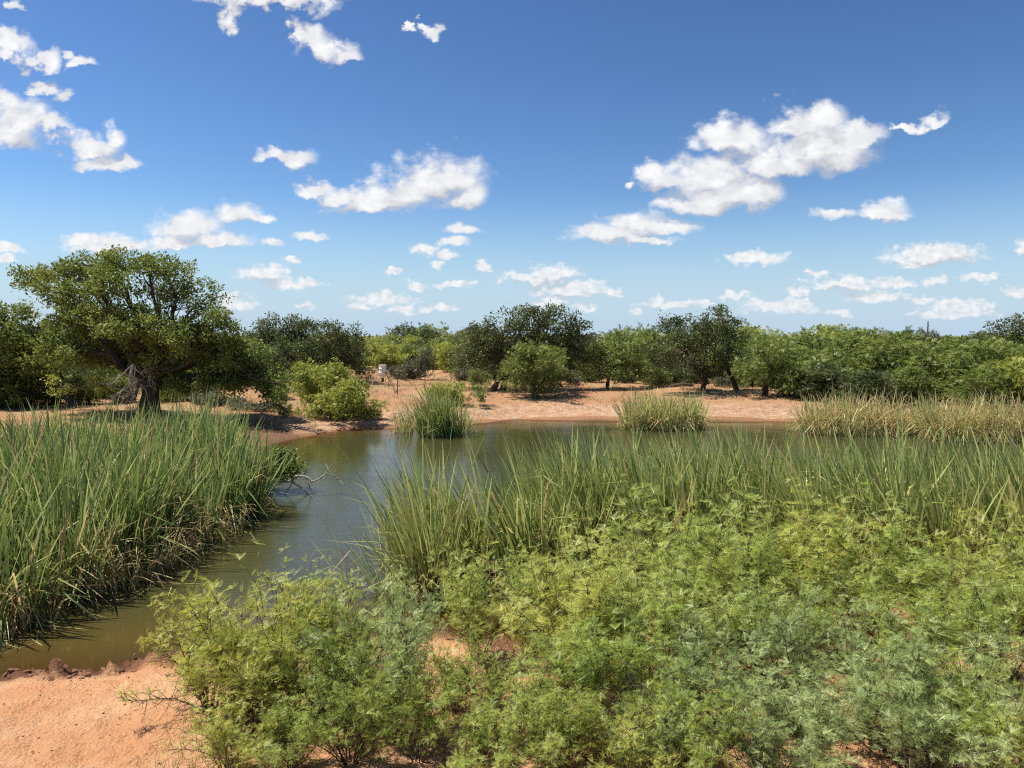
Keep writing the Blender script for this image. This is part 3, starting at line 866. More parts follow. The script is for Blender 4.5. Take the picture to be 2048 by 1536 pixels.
clump_thing(780, 1186, 34, 16, 'sparse cattail tuft with arching blades in open water beside the long bed', 2.05, math.pi, .20, .24, .06, .14, .3, .66, .019, 5, 21)
clump_thing(712, 1196, 12, 6, 'smallest thin cattail tuft nearest the middle channel with drooping blades', 1.6, math.pi, .22, .26, .05, .2, .35, .66, .015, 4, 22)
clump_thing(868, 1212, 44, 60, 'full cattail tuft with tan base at the near end of the long bed', 2.4, math.pi, .10, .15, .10, .06, .25, .6, .021, 6, 23, .6, 40)
clump_thing(884, 876, 46, 125, 'round blue-green cattail clump in front of the far bank below the fence', 2.55, math.pi, .14, .21, .06, .08, .08, .55, .034, 6, 24)
clump_thing(815, 868, 34, 46, 'low thin reeds beside the round clump at the far bank', 1.7, math.pi, .10, .18, .25, .1, .4, .66, .026, 4, 25)
clump_thing(930, 868, 18, 22, 'short pale reeds at the sunny side of the round clump', 1.4, 0.3, .10, .16, .2, .06, .4, .66, .024, 4, 26)
clump_thing(1336, 862, 82, 260, 'half-dry cattail clump in front of the twisted dark trees', 2.05, math.pi, .08, .20, .58, .20, .25, .62, .036, 6, 27, .5, 120, dryr=(.66, .86), flat=.16)
clump_thing(1580, 862, 18, 12, 'tiny pale cattail tuft alone at the far waterline', .95, math.pi, .05, .34, .4, .1, .5, .66, .028, 5, 28)
clump_thing(1742, 873, 112, 330, 'wide tan dried cattail stand before the feathery thicket', 2.15, math.pi, .10, .22, .80, .30, .3, .62, .036, 6, 29, .5, 200, dryr=(.68, .90), flat=.08)
clump_thing(1868, 866, 34, 60, 'greener short reeds joining the two tan cattail stands', 1.75, math.pi, .10, .20, .40, .2, .3, .64, .034, 6, 31, .6, 30, dryr=(.66, .85), flat=.05)
clump_thing(2000, 886, 118, 360, 'tan dried cattail stand reaching out of the picture at the edge', 2.2, math.pi, .10, .22, .74, .30, .3, .62, .036, 6, 30, .5, 200, dryr=(.68, .92), flat=.05)

# ------------------------------------------------------------------ the big trees on the far bank
def lobes(d, L_, seed=0):
    g = np.random.default_rng(seed)
    return [lob(px, py, rx, ry, d, g.uniform(-1.6, 1.6)) for (px, py, rx, ry) in L_]

d = 38.0
b0 = ground_at(297, d)
big = tree('spreading_tree', 'largest spreading tree with flat high sprays and thick dark trunk behind the dense cattails', 'tree', b0,
     lobes(d, [(72,556,46,24),(150,540,58,26),(225,532,56,28),(125,582,60,18),(205,570,60,22),
               (305,540,42,30),(180,640,80,40),(268,652,80,42),(352,668,66,40),(228,700,86,38),(330,715,66,38),
               (425,660,46,38),(440,705,58,44),(492,722,54,38),(530,762,42,38),(462,762,48,34),(562,768,22,26),(385,762,46,24),(330,768,36,16),(130,705,60,36)], 5),
     'tree', 0.155, 1.45, 31, 0.34, 2, None, T_BROAD, 0.50, 0.8, 0.02, 0.42, 'bark', 100,
     trunk_bases=[b0 + np.array([-.35, 0, 0]), b0 + np.array([.28, .1, 0])])
# sparse pale top with bare limbs, and the hanging grey dead limb: parts of the same tree
def sub_crown(root, L_, d, mat, leaf, seed, clump, per, dens, bare, limb_from, name='upper_crown', limb_r=.11):
    g = np.random.default_rng(seed)
    base = np.array(root.location)
    tb = Tubes(); cl = []
    fk = at_depth(*limb_from, d) - base
    for (c, r) in lobes(d, L_, seed):
        c = c - base
        lp = wander(fk, c, 8, .16, g, .05); tb.add(lp, np.linspace(limb_r, .018, 8), 6)
        k = max(4, int(dens * (r[0] * r[1] * r[2] / clump ** 3) ** .8))
        dd = unit(g.normal(0, 1, (k, 3))); pts = c + dd * (g.random((k, 1)) ** .4) * np.array(r)
        for p in pts:
            tb.add(wander(lp[g.integers(3, 8)], p, 4, .16, g), np.linspace(.028, .007, 4), 4)
            e = p + unit(p - c + g.normal(0, .5, 3)) * clump * 1.1
            tb.add(wander(p, e, 3, .2, g), np.array([.008, .006, .004]), 3)
        cl.append(pts[g.random(k) > bare])
    cl = np.concatenate(cl)
    limb = add_obj(name.replace('crown', 'limb'), tb.mesh('limb'), MAT['bark'], root)
    v, f, t = crown_leaves(cl, np.full((len(cl), 3), clump) * np.array([1, 1, .7]), per, leaf, g, T_BROAD)
    add_obj(name, make_mesh(name, v, f, t), MAT[mat], root)
sub_crown(big, [(335,545,40,34),(378,566,44,40),(400,612,40,28),(345,600,40,30),(300,585,34,26),(425,590,26,26)], d, 'tree', .14, 32, .42, 60, 2.4, .08, (335, 690))
sub_crown(big, [(192,768,30,24),(306,725,26,26),(122,770,30,24),(350,700,20,18)], d - 1.6, 'lime', .125, 33, .34, 55, 2.0, .05, (270, 800), 'young_crown', .05)
def dead_branches(root, p0, ends, g, r0=.05, name='dead_branch', twigs=5, mat='dead', sag=-.1):
    base = np.array(root.location); tb = Tubes()
    for e in ends:
        pts = wander(p0 - base, e - base, 8, .16, g, sag); tb.add(pts, np.linspace(r0, .010, 8), 5)
        for i in range(twigs):
            a = pts[g.integers(2, 8)]; q = a + (pts[-1] - pts[3]) * g.uniform(.3, .7) + g.normal(0, .28, 3)
            s = wander(a, q, 5, .2, g); tb.add(s, np.linspace(r0 * .32, .005, 5), 4)
            for j in range(2):
                a2 = s[g.integers(1, 5)]; tb.add(wander(a2, a2 + g.normal(0, .22, 3), 3, .2, g), np.array([.007, .005, .003]), 3)
    return add_obj(name, tb.mesh(name), MAT[mat], root)
gd = np.random.default_rng(5)
dd_ = d - 2.4
dead_branches(big, at_depth(266, 728, dd_), [at_depth(x, y, dd_ + gd.normal(0, .3)) for x, y in ((225,800),(240,812),(256,815),(272,806),(292,780),(296,752),(215,770))], gd, .045, 'dead_branch', 6)
big.children  # (parts: trunk, crown, upper and young limbs and crowns, dead_branch)

b1 = ground_at(165, 41)
tree('dense_tree', 'dense dark tree at the picture edge beside the largest tree', 'tree', b1,
     lobes(41, [(-130,690,100,64),(20,650,72,44),(70,712,84,50),(-60,745,100,56),(112,690,56,46),(30,775,70,30),(-40,622,44,26),(-200,760,100,50),(90,770,60,26),(-30,795,80,20)], 6),
     'tree', 0.16, 1.35, 41, .24, 1, None, T_BROAD, .52, .8, .02, .4, 'bark', 95)

dk = 60.0
tree('live_oak', 'broad dark tree behind the bright bush, the one nearer the largest tree', 'tree', ground_at(590, dk + 3),
     lobes(dk + 3, [(522,680,38,38),(560,664,46,32),(612,660,46,30),(650,690,42,40),(580,715,70,34),(520,725,40,30),(635,735,40,26)], 7), 'oak', .17, 1.25, 51, .2, 2, None, T_BROAD, .62, .8, .02, .4, 'bark', 80)
tree('live_oak', 'rounded dark tree right behind the white drum feeder', 'tree', ground_at(694, dk + 1),
     lobes(dk + 1, [(705,688,38,38),(690,722,46,28),(672,664,32,22),(722,722,24,24),(668,740,34,22)], 8), 'oak', .17, 1.25, 52, .18, 2, None, T_BROAD, .62, .8, .02, .4, 'bark', 80)
bt = ground_at(990, 54)
tree('live_oak', 'broad domed dark tree with two trunks in the middle of the far bank', 'tree', bt,
     lobes(54, [(955,682,48,38),(1010,660,54,40),(1080,652,64,40),(1140,672,44,42),(1000,708,70,34),(1085,708,80,38),(1165,700,30,36),(928,705,28,30),(1052,632,36,18),(1110,628,26,16),(1140,640,22,16)], 9),
     'oak', .16, 1.25, 53, .22, 2, None, T_BROAD, .60, .8, .02, .38, 'bark', 80, trunk_bases=[ground_at(985, 54), ground_at(1004, 54.8)])
bt = ground_at(1408, 53)
tree('live_oak', 'tall dark tree with a curved second trunk above the half-dry cattail clump', 'tree', bt,
     lobes(53, [(1338,664,40,32),(1422,648,54,26),(1462,670,32,36),(1380,695,66,38),(1452,720,46,34),(1328,712,40,34),(1400,735,40,24),(1440,628,26,12)], 10),
     'oak', .16, 1.25, 54, .20, 2, None, T_BROAD, .58, .8, .02, .40, 'bark', 80, trunk_bases=[ground_at(1408, 53), ground_at(1472, 53.6)])
tree('live_oak', 'dark tree cut off by the picture edge above the thicket', 'tree', ground_at(2050, 58),
     lobes(58, [(2030,655,40,22),(2075,650,50,26),(2000,668,26,10),(2060,690,60,30)], 12), 'oak', .17, 1.1, 56, .2, 1, None, T_BROAD, .55, .8, .05, .45, 'bark', 70)

# mesquites with drooping sprays
def mesq(name, label, d, bpx, L_, seed, mat='mesq', leaf=.24, trunks=3, clump=.5, per=34, dens=1.15, tr=.10, cat='tree', fork=.28, bare=.03):
    return tree(name, label, cat, ground_at(bpx, d), lobes(d, L_, seed), mat, leaf, dens, seed, tr, trunks, None, T_SPRAY, clump, 1.2, bare, fork, 'bark', per)
mesq('mesquite_tree', 'round feathery mesquite in front of the domed dark tree', 49.5, 1070, [(1072,722,56,32),(1038,748,42,32),(1110,750,38,34),(1072,772,58,20),(1060,700,34,18),(1105,715,34,26)], 61)
mesq('mesquite_tree', 'loose mesquite with splayed trunks between the two dark trees', 56, 1215, [(1222,705,52,28),(1190,725,32,30),(1262,722,38,36),(1228,738,42,20),(1200,690,26,16),(1280,690,24,18)], 62, trunks=4)
mesq('mesquite_tree', 'bright mesquite with a dark trunk next to the curved trunk tree', 50, 1527, [(1530,710,46,30),(1580,715,44,32),(1500,740,34,26),(1560,755,50,26),(1610,745,36,30),(1545,690,30,14)], 63, trunks=3)
mesq('mesquite_bush', 'bright yellow-green bush on the bank in front of the feeder, taller half', 43.0, 636, [(640,752,46,26),(618,775,34,26),(672,762,36,24),(605,752,22,24),(642,785,50,24),(668,735,22,12)], 64, 'lime', .20, 4, .38, 34, 1.3, .05, 'bush', .2)
mesq('mesquite_bush', 'bright yellow-green bush on the bank in front of the feeder, lower half by the water', 41.0, 690, [(690,792,50,26),(725,810,36,24),(655,812,40,24),(706,770,30,18),(690,830,60,10),(742,826,22,14),(622,822,30,16)], 65, 'lime', .19, 4, .36, 34, 1.3, .05, 'bush', .2)
mesq('low_bush', 'low yellow-green bush directly behind the round cattail clump', 46.0, 900, [(888,785,34,14),(915,795,30,13),(868,780,20,12),(905,775,26,10)], 66, 'lime', .18, 4, .32, 30, 1.3, .03, 'bush', .2)
mesq('low_bush', 'small lone green bush on the pale bank beside the low yellow-green bush', 47.0, 962, [(962,780,15,12),(964,792,16,9)], 67, 'mesq', .17, 3, .28, 30, 1.3, .02, 'bush', .2)
mesq('low_bush', 'low grey-green bush under the drooping limb of the largest tree', 43.0, 440, [(415,795,34,14),(450,806,36,14),(395,790,20,12)], 68, 'grey', .16, 4, .32, 40, 1.4, .02, 'bush', .2)
mesq('low_bush', 'scrubby grey-green bush on the shaded bank near the water', 41.5, 500, [(496,818,34,14),(530,826,26,12),(470,812,18,12)], 69, 'grey', .15, 4, .30, 40, 1.3, .02, 'bush', .2)
mesq('low_bush', 'thin bush at the waterline between the shaded bank and the bright bush', 40.0, 570, [(560,815,18,22),(580,825,20,18)], 70, 'mesq', .16, 4, .30, 30, 1.1, .02, 'bush', .2)
mesq('grey_brush', 'dusty grey brush next to the white drum feeder', 66.0, 815, [(800,745,26,14),(835,735,28,20),(822,752,34,10),(850,712,18,22)], 71, 'grey', .19, 4, .40, 40, 1.3, .05, 'bush', .25)
mesq('grey_brush', 'brown dry brush pile under the dark tree at the feeder', 63.0, 738, [(738,738,16,12),(722,748,18,9)], 72, 'grey', .18, 3, .36, 26, 1.0, .03, 'bush', .25)

# thicket on the far right bank: templates first, then individuals
TEMPL = []
def template(seed, mat):
    g = np.random.default_rng(seed)
    L_ = []
    for i in range(13):
        a = g.random() * 6.283; r = math.sqrt(g.random()) * 1.7
        zc = (g.uniform(1.2, 2.9) - 0.25 * r) if i < 8 else g.uniform(.45, 1.0)
        L_.append((np.array([r * math.cos(a), r * math.sin(a), zc]), (g.uniform(.7, 1.1), g.uniform(.7, 1.1), g.uniform(.5, .8))))
    t = tree('mesquite_tree', 'x', 'tree', np.zeros(3), L_, mat, .24, 1.15, seed, .08, 3, None, T_SPRAY, .48, 1.2, .03, .25, 'bark', 34)
    KIDS[t.name] = list(o for o in bpy.data.objects if o.parent == t)
    return t
for i in range(4): TEMPL.append([template(100 + i, 'mesq'), False])
gt = np.random.default_rng(77)
def place(ti, loc, rz, s, label, group, mats=None, sz=None, name=None):
    src, used = TEMPL[ti]
    if not used:
        TEMPL[ti][1] = True
        src.location = tuple(float(v) for v in loc); src.rotation_euler = (0, 0, rz); src.scale = (s, s, sz or s)
        src['label'] = label; src['group'] = group
        for ch in KIDS[src.name]:
            k = ch.name.split('.')[0]
            if mats and k in mats:
                ch.material_slots[0].link = 'OBJECT'; ch.material_slots[0].material = MAT[mats[k]]
        o = src
    else:
        o = copy_thing(src, loc, rz, s, label, mats, group, sz)
    return o
THICKET = 'mesquites of the thicket on the far bank'
rows = [(46.5, 3.0, [1655, 1725, 1800, 1872, 1945, 2015, 2090, 2165], 'front row of the thicket'),
        (51.0, 3.8, [1600, 1690, 1770, 1850, 1930, 2010, 2095], 'middle row of the thicket'),
        (57.0, 4.4, [1560, 1640, 1715, 1800, 1880, 1960, 2040, 2120], 'back row of the thicket'),
        (64.0, 4.7, [1500, 1590, 1680, 1770, 1860, 1950, 2040, 2130], 'last row of the thicket')]
ordn = ['first', 'second', 'third', 'fourth', 'fifth', 'sixth', 'seventh', 'eighth']
for (dist, hh, xs, what) in rows:
    for i, px in enumerate(xs):
        dd = dist + gt.uniform(-1.5, 1.5); p = ground_at(px + gt.uniform(-18, 18), dd)
        s = hh / 3.5 * gt.uniform(.74, 1.22)
        m = {'crown': ['mesq', 'tree', 'lime', 'mesq', 'tree', 'mesq', 'oak'][gt.integers(0, 7)]}
        place(int(gt.integers(0, 4)), p, gt.random() * 6.28, s * 1.3, f'mesquite, {ordn[i]} from the dark trees in the {what}', THICKET, m, s)
p = ground_at(1662, 62); place(0, p, 1.0, 1.35, 'tall pale mesquite rising above the thicket next to the dark trees', THICKET, {'crown': 'mesq'}, 1.42)
p = ground_at(1742, 60); place(1, p, 2.2, 1.25, 'tall mesquite with two pointed tops above the thicket', THICKET, {'crown': 'mesq'}, 1.36)
p = ground_at(1818, 66); place(2, p, 0.4, 1.0, 'thin grey mesquite poking above the thicket beside the far pole', THICKET, {'crown': 'grey'}, 1.45)

# brush across the plain
def brush_label(px, dist, s, mt):
    tone = {'mesq': 'green', 'lime': 'yellow-green', 'grey': 'dusty grey-green', 'oak': 'dark green', 'tree': 'deep green'}[mt]
    size = 'low' if s < .8 else 'tall' if s > 1.2 else 'mid-height'
    for lim, mark in ((110, 'the dense tree at the picture edge'), (250, 'the flat sprays of the largest tree'), (330, 'the trunk of the largest tree'), (470, 'the drooping limb of the largest tree'), (640, 'the broad dark tree'), (740, 'the rounded dark tree'),
                      (800, 'the white feeder'), (880, 'the dusty grey brush'), (960, 'the wire fence'), (1020, 'the two trunks of the domed tree'), (1110, 'the round feathery mesquite'), (1180, 'the edge of the domed tree'), (1290, 'the splayed mesquite'),
                      (1380, 'the fallen log'), (1500, 'the curved trunk tree'), (1620, 'the bright mesquite'), (1760, 'the start of the thicket'), (1900, 'the thicket near the far pole'), (9999, 'the thicket at the picture edge')):
        if px < lim: break
    far = 'close behind' if dist < 72 else 'some way behind' if dist < 105 else 'far beyond'
    return f'{size} {tone} brush {far} {mark}'
BR = 'brush on the plain behind the far bank'
k = 0
for dist in np.concatenate([np.linspace(64, 100, 26), np.linspace(100, 190, 30)]):
    for j in range(2):
        px = gt.uniform(60, 2000)
        if dist < 84 and 730 < px < 960: continue
        p = ground_at(px, dist); s = gt.uniform(.6, 1.15) if gt.random() < .75 else gt.uniform(1.15, 1.6)
        mt = ['mesq', 'lime', 'mesq', 'grey', 'oak'][gt.integers(0, 5)]
        place(int(gt.integers(0, 4)), p, gt.random() * 6.28, s * 1.2, brush_label(px, dist, s, mt), BR, {'crown': mt}, s)
for px, dist, s, mt in [(760, 84, 1.0, 'lime'), (795, 88, 1.1, 'lime'), (840, 90, 1.15, 'mesq'), (880, 86, 1.05, 'mesq'), (915, 80, 1.0, 'lime'), (775, 96, 1.15, 'mesq'), (860, 99, 1.25, 'oak'), (900, 104, 1.2, 'mesq'), (815, 106, 1.2, 'lime'),
                        (940, 74, .9, 'mesq'), (1180, 78, 1.0, 'mesq'), (1240, 82, 1.05, 'lime'), (1290, 80, 1.05, 'mesq'), (1330, 74, .9, 'grey'), (1120, 76, .9, 'mesq'), (1040, 80, .9, 'mesq'), (990, 82, .9, 'grey'), (1440, 78, .9, 'mesq'), (1500, 76, .9, 'lime'), (640, 84, 1., 'mesq'), (560, 82, 1., 'mesq'), (480, 78, 1., 'mesq'), (420, 70, 1., 'mesq'), (330, 66, 1.0, 'oak'), (230, 64, 1.0, 'oak'), (120, 62, 1.0, 'oak'), (40, 60, 1.0, 'mesq'), (30, 50, .8, 'tree'), (110, 53, .9, 'tree'), (200, 51, .85, 'tree'), (260, 55, 1., 'tree'), (350, 52, .85, 'tree'), (420, 55, .9, 'tree'), (480, 58, 1., 'oak'), (-40, 52, 1., 'tree'), (5, 43.5, .62, 'tree'), (62, 43, .55, 'lime'), (118, 43.5, .56, 'tree'), (180, 43.0, .5, 'lime'), (232, 44, .5, 'tree'), (352, 44.5, .48, 'tree'), (395, 45, .5, 'mesq'), (-45, 43.5, .7, 'tree'),
                        (1140, 59, .42, 'grey'), (1185, 61, .45, 'oak'), (1255, 60, .4, 'grey'), (1310, 58.5, .5, 'mesq'), (1340, 60.5, .45, 'oak'), (1440, 58, .42, 'grey'), (1480, 57.5, .5, 'mesq'), (1390, 62, .5, 'oak'), (930, 63, .5, 'grey'), (1045, 60, .5, 'oak'), (960, 60, .42, 'mesq'), (610, 50, .45, 'mesq'), (560, 47, .42, 'mesq'), (15, 46, .75, 'tree'), (75, 47, .7, 'tree'), (135, 47.5, .62, 'oak'), (215, 48, .62, 'oak'), (330, 49, .6, 'tree'), (390, 50, .66, 'oak'),
                        (1170, 66, .85, 'oak'), (1235, 69, .9, 'grey'), (1300, 66, .9, 'oak'), (1355, 64, .75, 'grey'), (1430, 66, .85, 'oak'), (1490, 62, .85, 'mesq'), (1100, 66, .8, 'oak'), (1040, 68, .8, 'mesq'), (945, 70, .8, 'oak'),
                        (1265, 74, 1.45, 'mesq'), (1205, 78, 1.4, 'mesq'), (1545, 58, 1.1, 'mesq'), (1600, 60, 1.2, 'oak'), (925, 86, 1.45, 'mesq'), (830, 112, 1.75, 'oak'), (760, 100, 1.5, 'mesq'), (870, 120, 1.8, 'mesq'), (1520, 72, 1.3, 'mesq')]:
    place(int(gt.integers(0, 4)), ground_at(px, dist), gt.random() * 6.28, s * 1.1, brush_label(px, dist, s, mt), BR, {'crown': mt}, s)

def far_brush():
    g = np.random.default_rng(99)
    n = 2600
    dist = 190 * (2600 / 190) ** (g.random(n) ** 1.2)
    ang = np.radians(g.uniform(-48, 48, n))
    x = dist * np.sin(ang); y = dist * np.cos(ang)
    z = ground_z(x, y, False)
    per = 34
    s = 1 + dist / 600
    c = np.stack([x, y, z + 1.9], 1)
    v, f, t = crown_leaves(c, np.stack([2.6 * s, 2.6 * s, np.full(n, 2.0)], 1) * g.uniform(.7, 1.1, (n, 1)), per, 1.0, g, T_BROAD, .9)
    o = add_obj('distant_brush', make_mesh('distant_brush', v, f, t), MAT['mesq'])
    setp(o, 'distant green brush covering the plain up to the horizon', 'brush', kind='stuff')
far_brush()

# ------------------------------------------------------------------ half-sunken bush and dead limb at the end of the dense cattail bed
bb = on_plane(520, 985, 0.0)
fallen = tree('drowned_bush', 'dark green bush with bare grey limbs in the water at the dense cattail tip', 'bush', bb,
     [lob(px, py, rx, ry, bb[1], dy) for px, py, rx, ry, dy in [(p_ + 12, q_, a_, b_, c_) for p_, q_, a_, b_, c_ in [(508,922,34,24,.2),(548,914,34,20,.3),(572,926,20,20,.1),(532,946,40,20,-.1),(490,950,28,26,.2),(566,946,22,14,0),(510,972,28,12,.1)]]],
     'tree', .10, 1.7, 81, .05, 3, None, T_BROAD, .28, .8, .02, .3, 'bark', 70)
gd = np.random.default_rng(15)
def px_path(pts, d0, dy):
    return np.array([at_depth(px, py, d0 + k) for (px, py), k in zip(pts, dy)])
tb = Tubes()
base = np.array(fallen.location); D0 = bb[1]
def limb(pts, r0, r1, dep=None):
    n = len(pts); dep = dep if dep is not None else np.linspace(-.1, -.5, n)
    P = px_path(pts, D0, dep) - base
    t = np.linspace(0, 1, n); tt = np.linspace(0, 1, n * 3)
    P = np.stack([np.interp(tt, t, P[:, i]) for i in range(3)], 1) + gd.normal(0, .008, (n * 3, 3))
    tb.add(P, np.linspace(r0, r1, n * 3) * 1.3, 6)
    return P
paths = [limb([(500,985),(530,972),(555,964),(583,961),(592,951),(612,954),(626,964),(640,956),(652,948),(656,937)], .040, .012),
         limb([(583,962),(600,974),(618,988),(632,998),(648,1002),(664,999),(678,1002),(690,1006)], .024, .007),
         limb([(530,974),(548,994),(560,1010)], .030, .020),
         limb([(652,948),(668,952),(680,962),(694,976)], .010, .005),
         limb([(585,964),(575,980),(566,994),(572,1004)], .018, .010),
         limb([(650,948),(664,930),(674,918)], .009, .004),
         limb([(612,954),(622,985),(604,1004)], .014, .008)]
for i in range(70):
    P = paths[gd.choice([0, 0, 0, 1, 1, 6, 3])]
    a = P[gd.integers(len(P) // 3, len(P))]; q = a + gd.normal(0, 1, 3) * np.array([.16, .2, .14]) + np.array([.05, 0, .02])
    q[2] = max(q[2], -.02)
    tb.add(wander(a, q, 4, .2, gd), np.array([.007, .006, .005, .003]), 3)
add_obj('dead_limb', tb.mesh('dead_limb'), MAT['dead'], fallen)

# fallen dark log under the dark trees
g_ = np.random.default_rng(3)
p0 = at_depth(1348, 770, 56.5); p1 = at_depth(1386, 772, 56.5)
lg = empty('fallen_log', (p0[0], p0[1], gz(p0[0], p0[1])), 'dark bent log lying under the trees behind the half-dry clump', 'log')
base = np.array(lg.location)
tb = Tubes()
gA = ground_at(1334, 56.5) - base; gB = ground_at(1380, 56.8) - base
tb.add(np.array([gA, p0 - base + [0, 0, -.05], (p0 + p1) / 2 - base + [0, 0, .08], p1 - base, gB + [.1, 0, -.1]]), np.array([.07, .15, .17, .14, .10]), 7)
add_obj('log_stem', tb.mesh('log_stem'), MAT['bark'], lg)
tb = Tubes(); tb.add(np.array([p0 - base, p0 - base + [-.25, .1, .25], p0 - base + [-.3, .1, .5]]), np.array([.08, .05, .02]), 5)
add_obj('branch_stub', tb.mesh('branch_stub'), MAT['bark'], lg)

# ------------------------------------------------------------------ feeder, fence, pole
def lathe(prof, k=20):
    an = np.arange(k) * 2 * math.pi / k
    v = np.array([[r * math.cos(a), r * math.sin(a), z] for r, z in prof for a in an])
    m = len(prof); idx = np.arange(m * k).reshape(m, k); nx = np.roll(idx, -1, axis=1)
    return v, np.stack([idx[:-1], nx[:-1], nx[1:], idx[1:]], -1).reshape(-1, 4)
fd = 57.0
fb = ground_at(766, fd)
feeder = empty('drum_feeder', fb, 'white steel drum feeder on splayed legs in the clearing', 'feeder')
zb = at_depth(766, 753, fd)[2] - fb[2]; zt = at_depth(766, 730, fd)[2] - fb[2]
R_ = .29; H_ = zt - zb
prof = [(0.001, zb - .10), (.10, zb - .10), (R_ * .97, zb), (R_, zb + .02)]
for q in (.34, .67): prof += [(R_, zb + H_ * q - .025), (R_ + .022, zb + H_ * q), (R_, zb + H_ * q + .025)]
prof += [(R_, zt - .02), (R_ + .015, zt), (R_ * .96, zt + .012), (R_ * .9, zt - .01), (.001, zt)]
v, f = lathe(prof); add_obj('drum', make_mesh('drum', v, f, None, False), MAT['white'], feeder)
v, f = lathe([(.001, zb - .42), (.09, zb - .42), (.10, zb - .38), (.10, zb - .16), (.06, zb - .10), (.001, zb - .10)], 12)
add_obj('spinner_box', make_mesh('spinner_box', v, f), MAT['black'], feeder)
for ang, mt in ((math.radians(200), 'galv'), (math.radians(330), 'rust'), (math.radians(80), 'galv')):
    tb = Tubes(); c_, s_ = math.cos(ang), math.sin(ang)
    tb.add(np.array([[c_ * R_, s_ * R_, zb + .35], [c_ * .95, s_ * .95, -.1]]), np.array([.028, .028]), 6)
    add_obj('leg', tb.mesh('leg'), MAT[mt], feeder)

def fence():
    root = None
    line = [(700, 58.0), (778, 54.5), (795, 51.0), (850, 53.0), (902, 55.5), (929, 56.0), (960, 58.0), (1010, 60)]
    pts = [ground_at(px, dd) for px, dd in line]
    root = empty('wire_fence', pts[0], 'thin rusty wire fence on steel posts in the clearing behind the round clump', 'fence')
    base = pts[0]
    tops = []
    for i, p in enumerate(pts):
        tb = Tubes(); hgt = 1.42 + .1 * math.sin(i * 3.1)
        tb.add(np.array([p - base + [0, 0, -.2], p - base + [.01 * math.sin(i * 7), 0, hgt]]), np.array([.030, .026]), 5)
        add_obj('post', tb.mesh('post'), MAT['rust'], root)
    tb = Tubes(); a = pts[1] - base; b = (pts[2] - base) * .75 + a * .25
    tb.add(np.array([a + [0, 0, 1.3], b + [0, 0, -.1]]), np.array([.03, .03]), 5)
    add_obj('brace', tb.mesh('brace'), MAT['rust'], root)
    for z in (.3, .62, .94, 1.25):
        tb = Tubes()
        tb.add(np.array([p - base + [0, 0.03, z] for p in pts]), np.full(len(pts), .008), 3)
        add_obj('wire', tb.mesh('wire'), MAT['rust'], root)
fence()
pp = ground_at(1850, 160)
pole = empty('utility_pole', pp, 'thin far-off pole standing above the thicket against the sky', 'pole')
ztop = at_depth(1850, 643, 160)[2] - pp[2]
tb = Tubes(); tb.add(np.array([[0, 0, -.4], [0, 0, ztop * .5], [0, 0, ztop]]), np.array([.17, .15, .12]), 7)
add_obj('shaft', tb.mesh('shaft'), MAT['bark'], pole)
tb = Tubes(); tb.add(np.array([[0, 0, ztop - .5], [0, 0, ztop + .25]]), np.array([.05, .04]), 6)
add_obj('pole_cap', tb.mesh('pole_cap'), MAT['galv'], pole)

# ------------------------------------------------------------------ near bank: clods, pebbles, feathery mesquite shrubs
def lump(seed, k=3):
    import bmesh
    bm = bmesh.new(); bmesh.ops.create_icosphere(bm, subdivisions=2, radius=1.0)
    g = np.random.default_rng(seed); ph = g.random((6, 3)) * 6.28; fr = g.normal(0, 1.9, (6, 3))
    for v in bm.verts:
        c = np.array(v.co); s = sum(math.sin(float(fr[i] @ c) + ph[i, 0]) for i in range(6)) * .17
        v.co = Vector(c * (1 + s) * np.array([1, .8, .62]))
    me = bpy.data.meshes.new('mud_clod'); bm.to_mesh(me); bm.free()
    me.materials.append(MAT['clod'])
    return me
LUMPS = [lump(i) for i in range(5)]
gc = np.random.default_rng(8)
near_pts = np.array([on_plane(*p)[:2] for p in SHORE_PX[0:18]])
for i in range(130):
    k = gc.integers(1, 16) if i > 62 else gc.integers(1, 8); t = gc.random()
    p = near_pts[k] * (1 - t) + near_pts[k + 1] * t + np.array([gc.normal(0, .05), -abs(gc.normal(.18, .20))])
    s = gc.uniform(.012, .045) * (1.8 if gc.random() < .15 else 1)
    o = bpy.data.objects.new('mud_clod', LUMPS[i % 5]); COL.objects.link(o); o.parent = ground
    o.location = (p[0], p[1], gz(p[0], p[1]) + s * .22); o.scale = (s * gc.uniform(.9, 1.9), s, s * gc.uniform(.8, 1.25)); o.rotation_euler = (gc.normal(0, .3), gc.normal(0, .3), gc.random() * 6.28)
def pebbles():
    g = np.random.default_rng(4)
    n = 2600
    x = g.uniform(-8.5, 9, n); y = g.uniform(6.0, 12.0, n)
    sd = signed_dist(x, y); ok = sd > .25; x = x[ok]; y = y[ok]; n = len(x)
    z = ground_z(x, y)
    tv = unit(np.array([[1, 0, 0], [-1, 0, 0], [0, 1, 0], [0, -1, 0], [0, 0, 1], [0, 0, -1.0]])) * np.array([1, .8, .6])
    tf = np.array([[0, 2, 4], [2, 1, 4], [1, 3, 4], [3, 0, 4], [2, 0, 5], [1, 2, 5], [3, 1, 5], [0, 3, 5]])
    d = unit(g.normal(0, 1, (n, 3)) * np.array([1, 1, .2]))
    s = .006 + .020 * g.random(n) ** 4
    v, f = stamp(tv, tf, np.stack([x, y, z + s * .2], 1), rot_frames(d, g, 2.0), s)
    o = add_obj('pebbles', make_mesh('pebbles', v, f), MAT['clod'], ground); setp(o, kind='stuff')
pebbles()

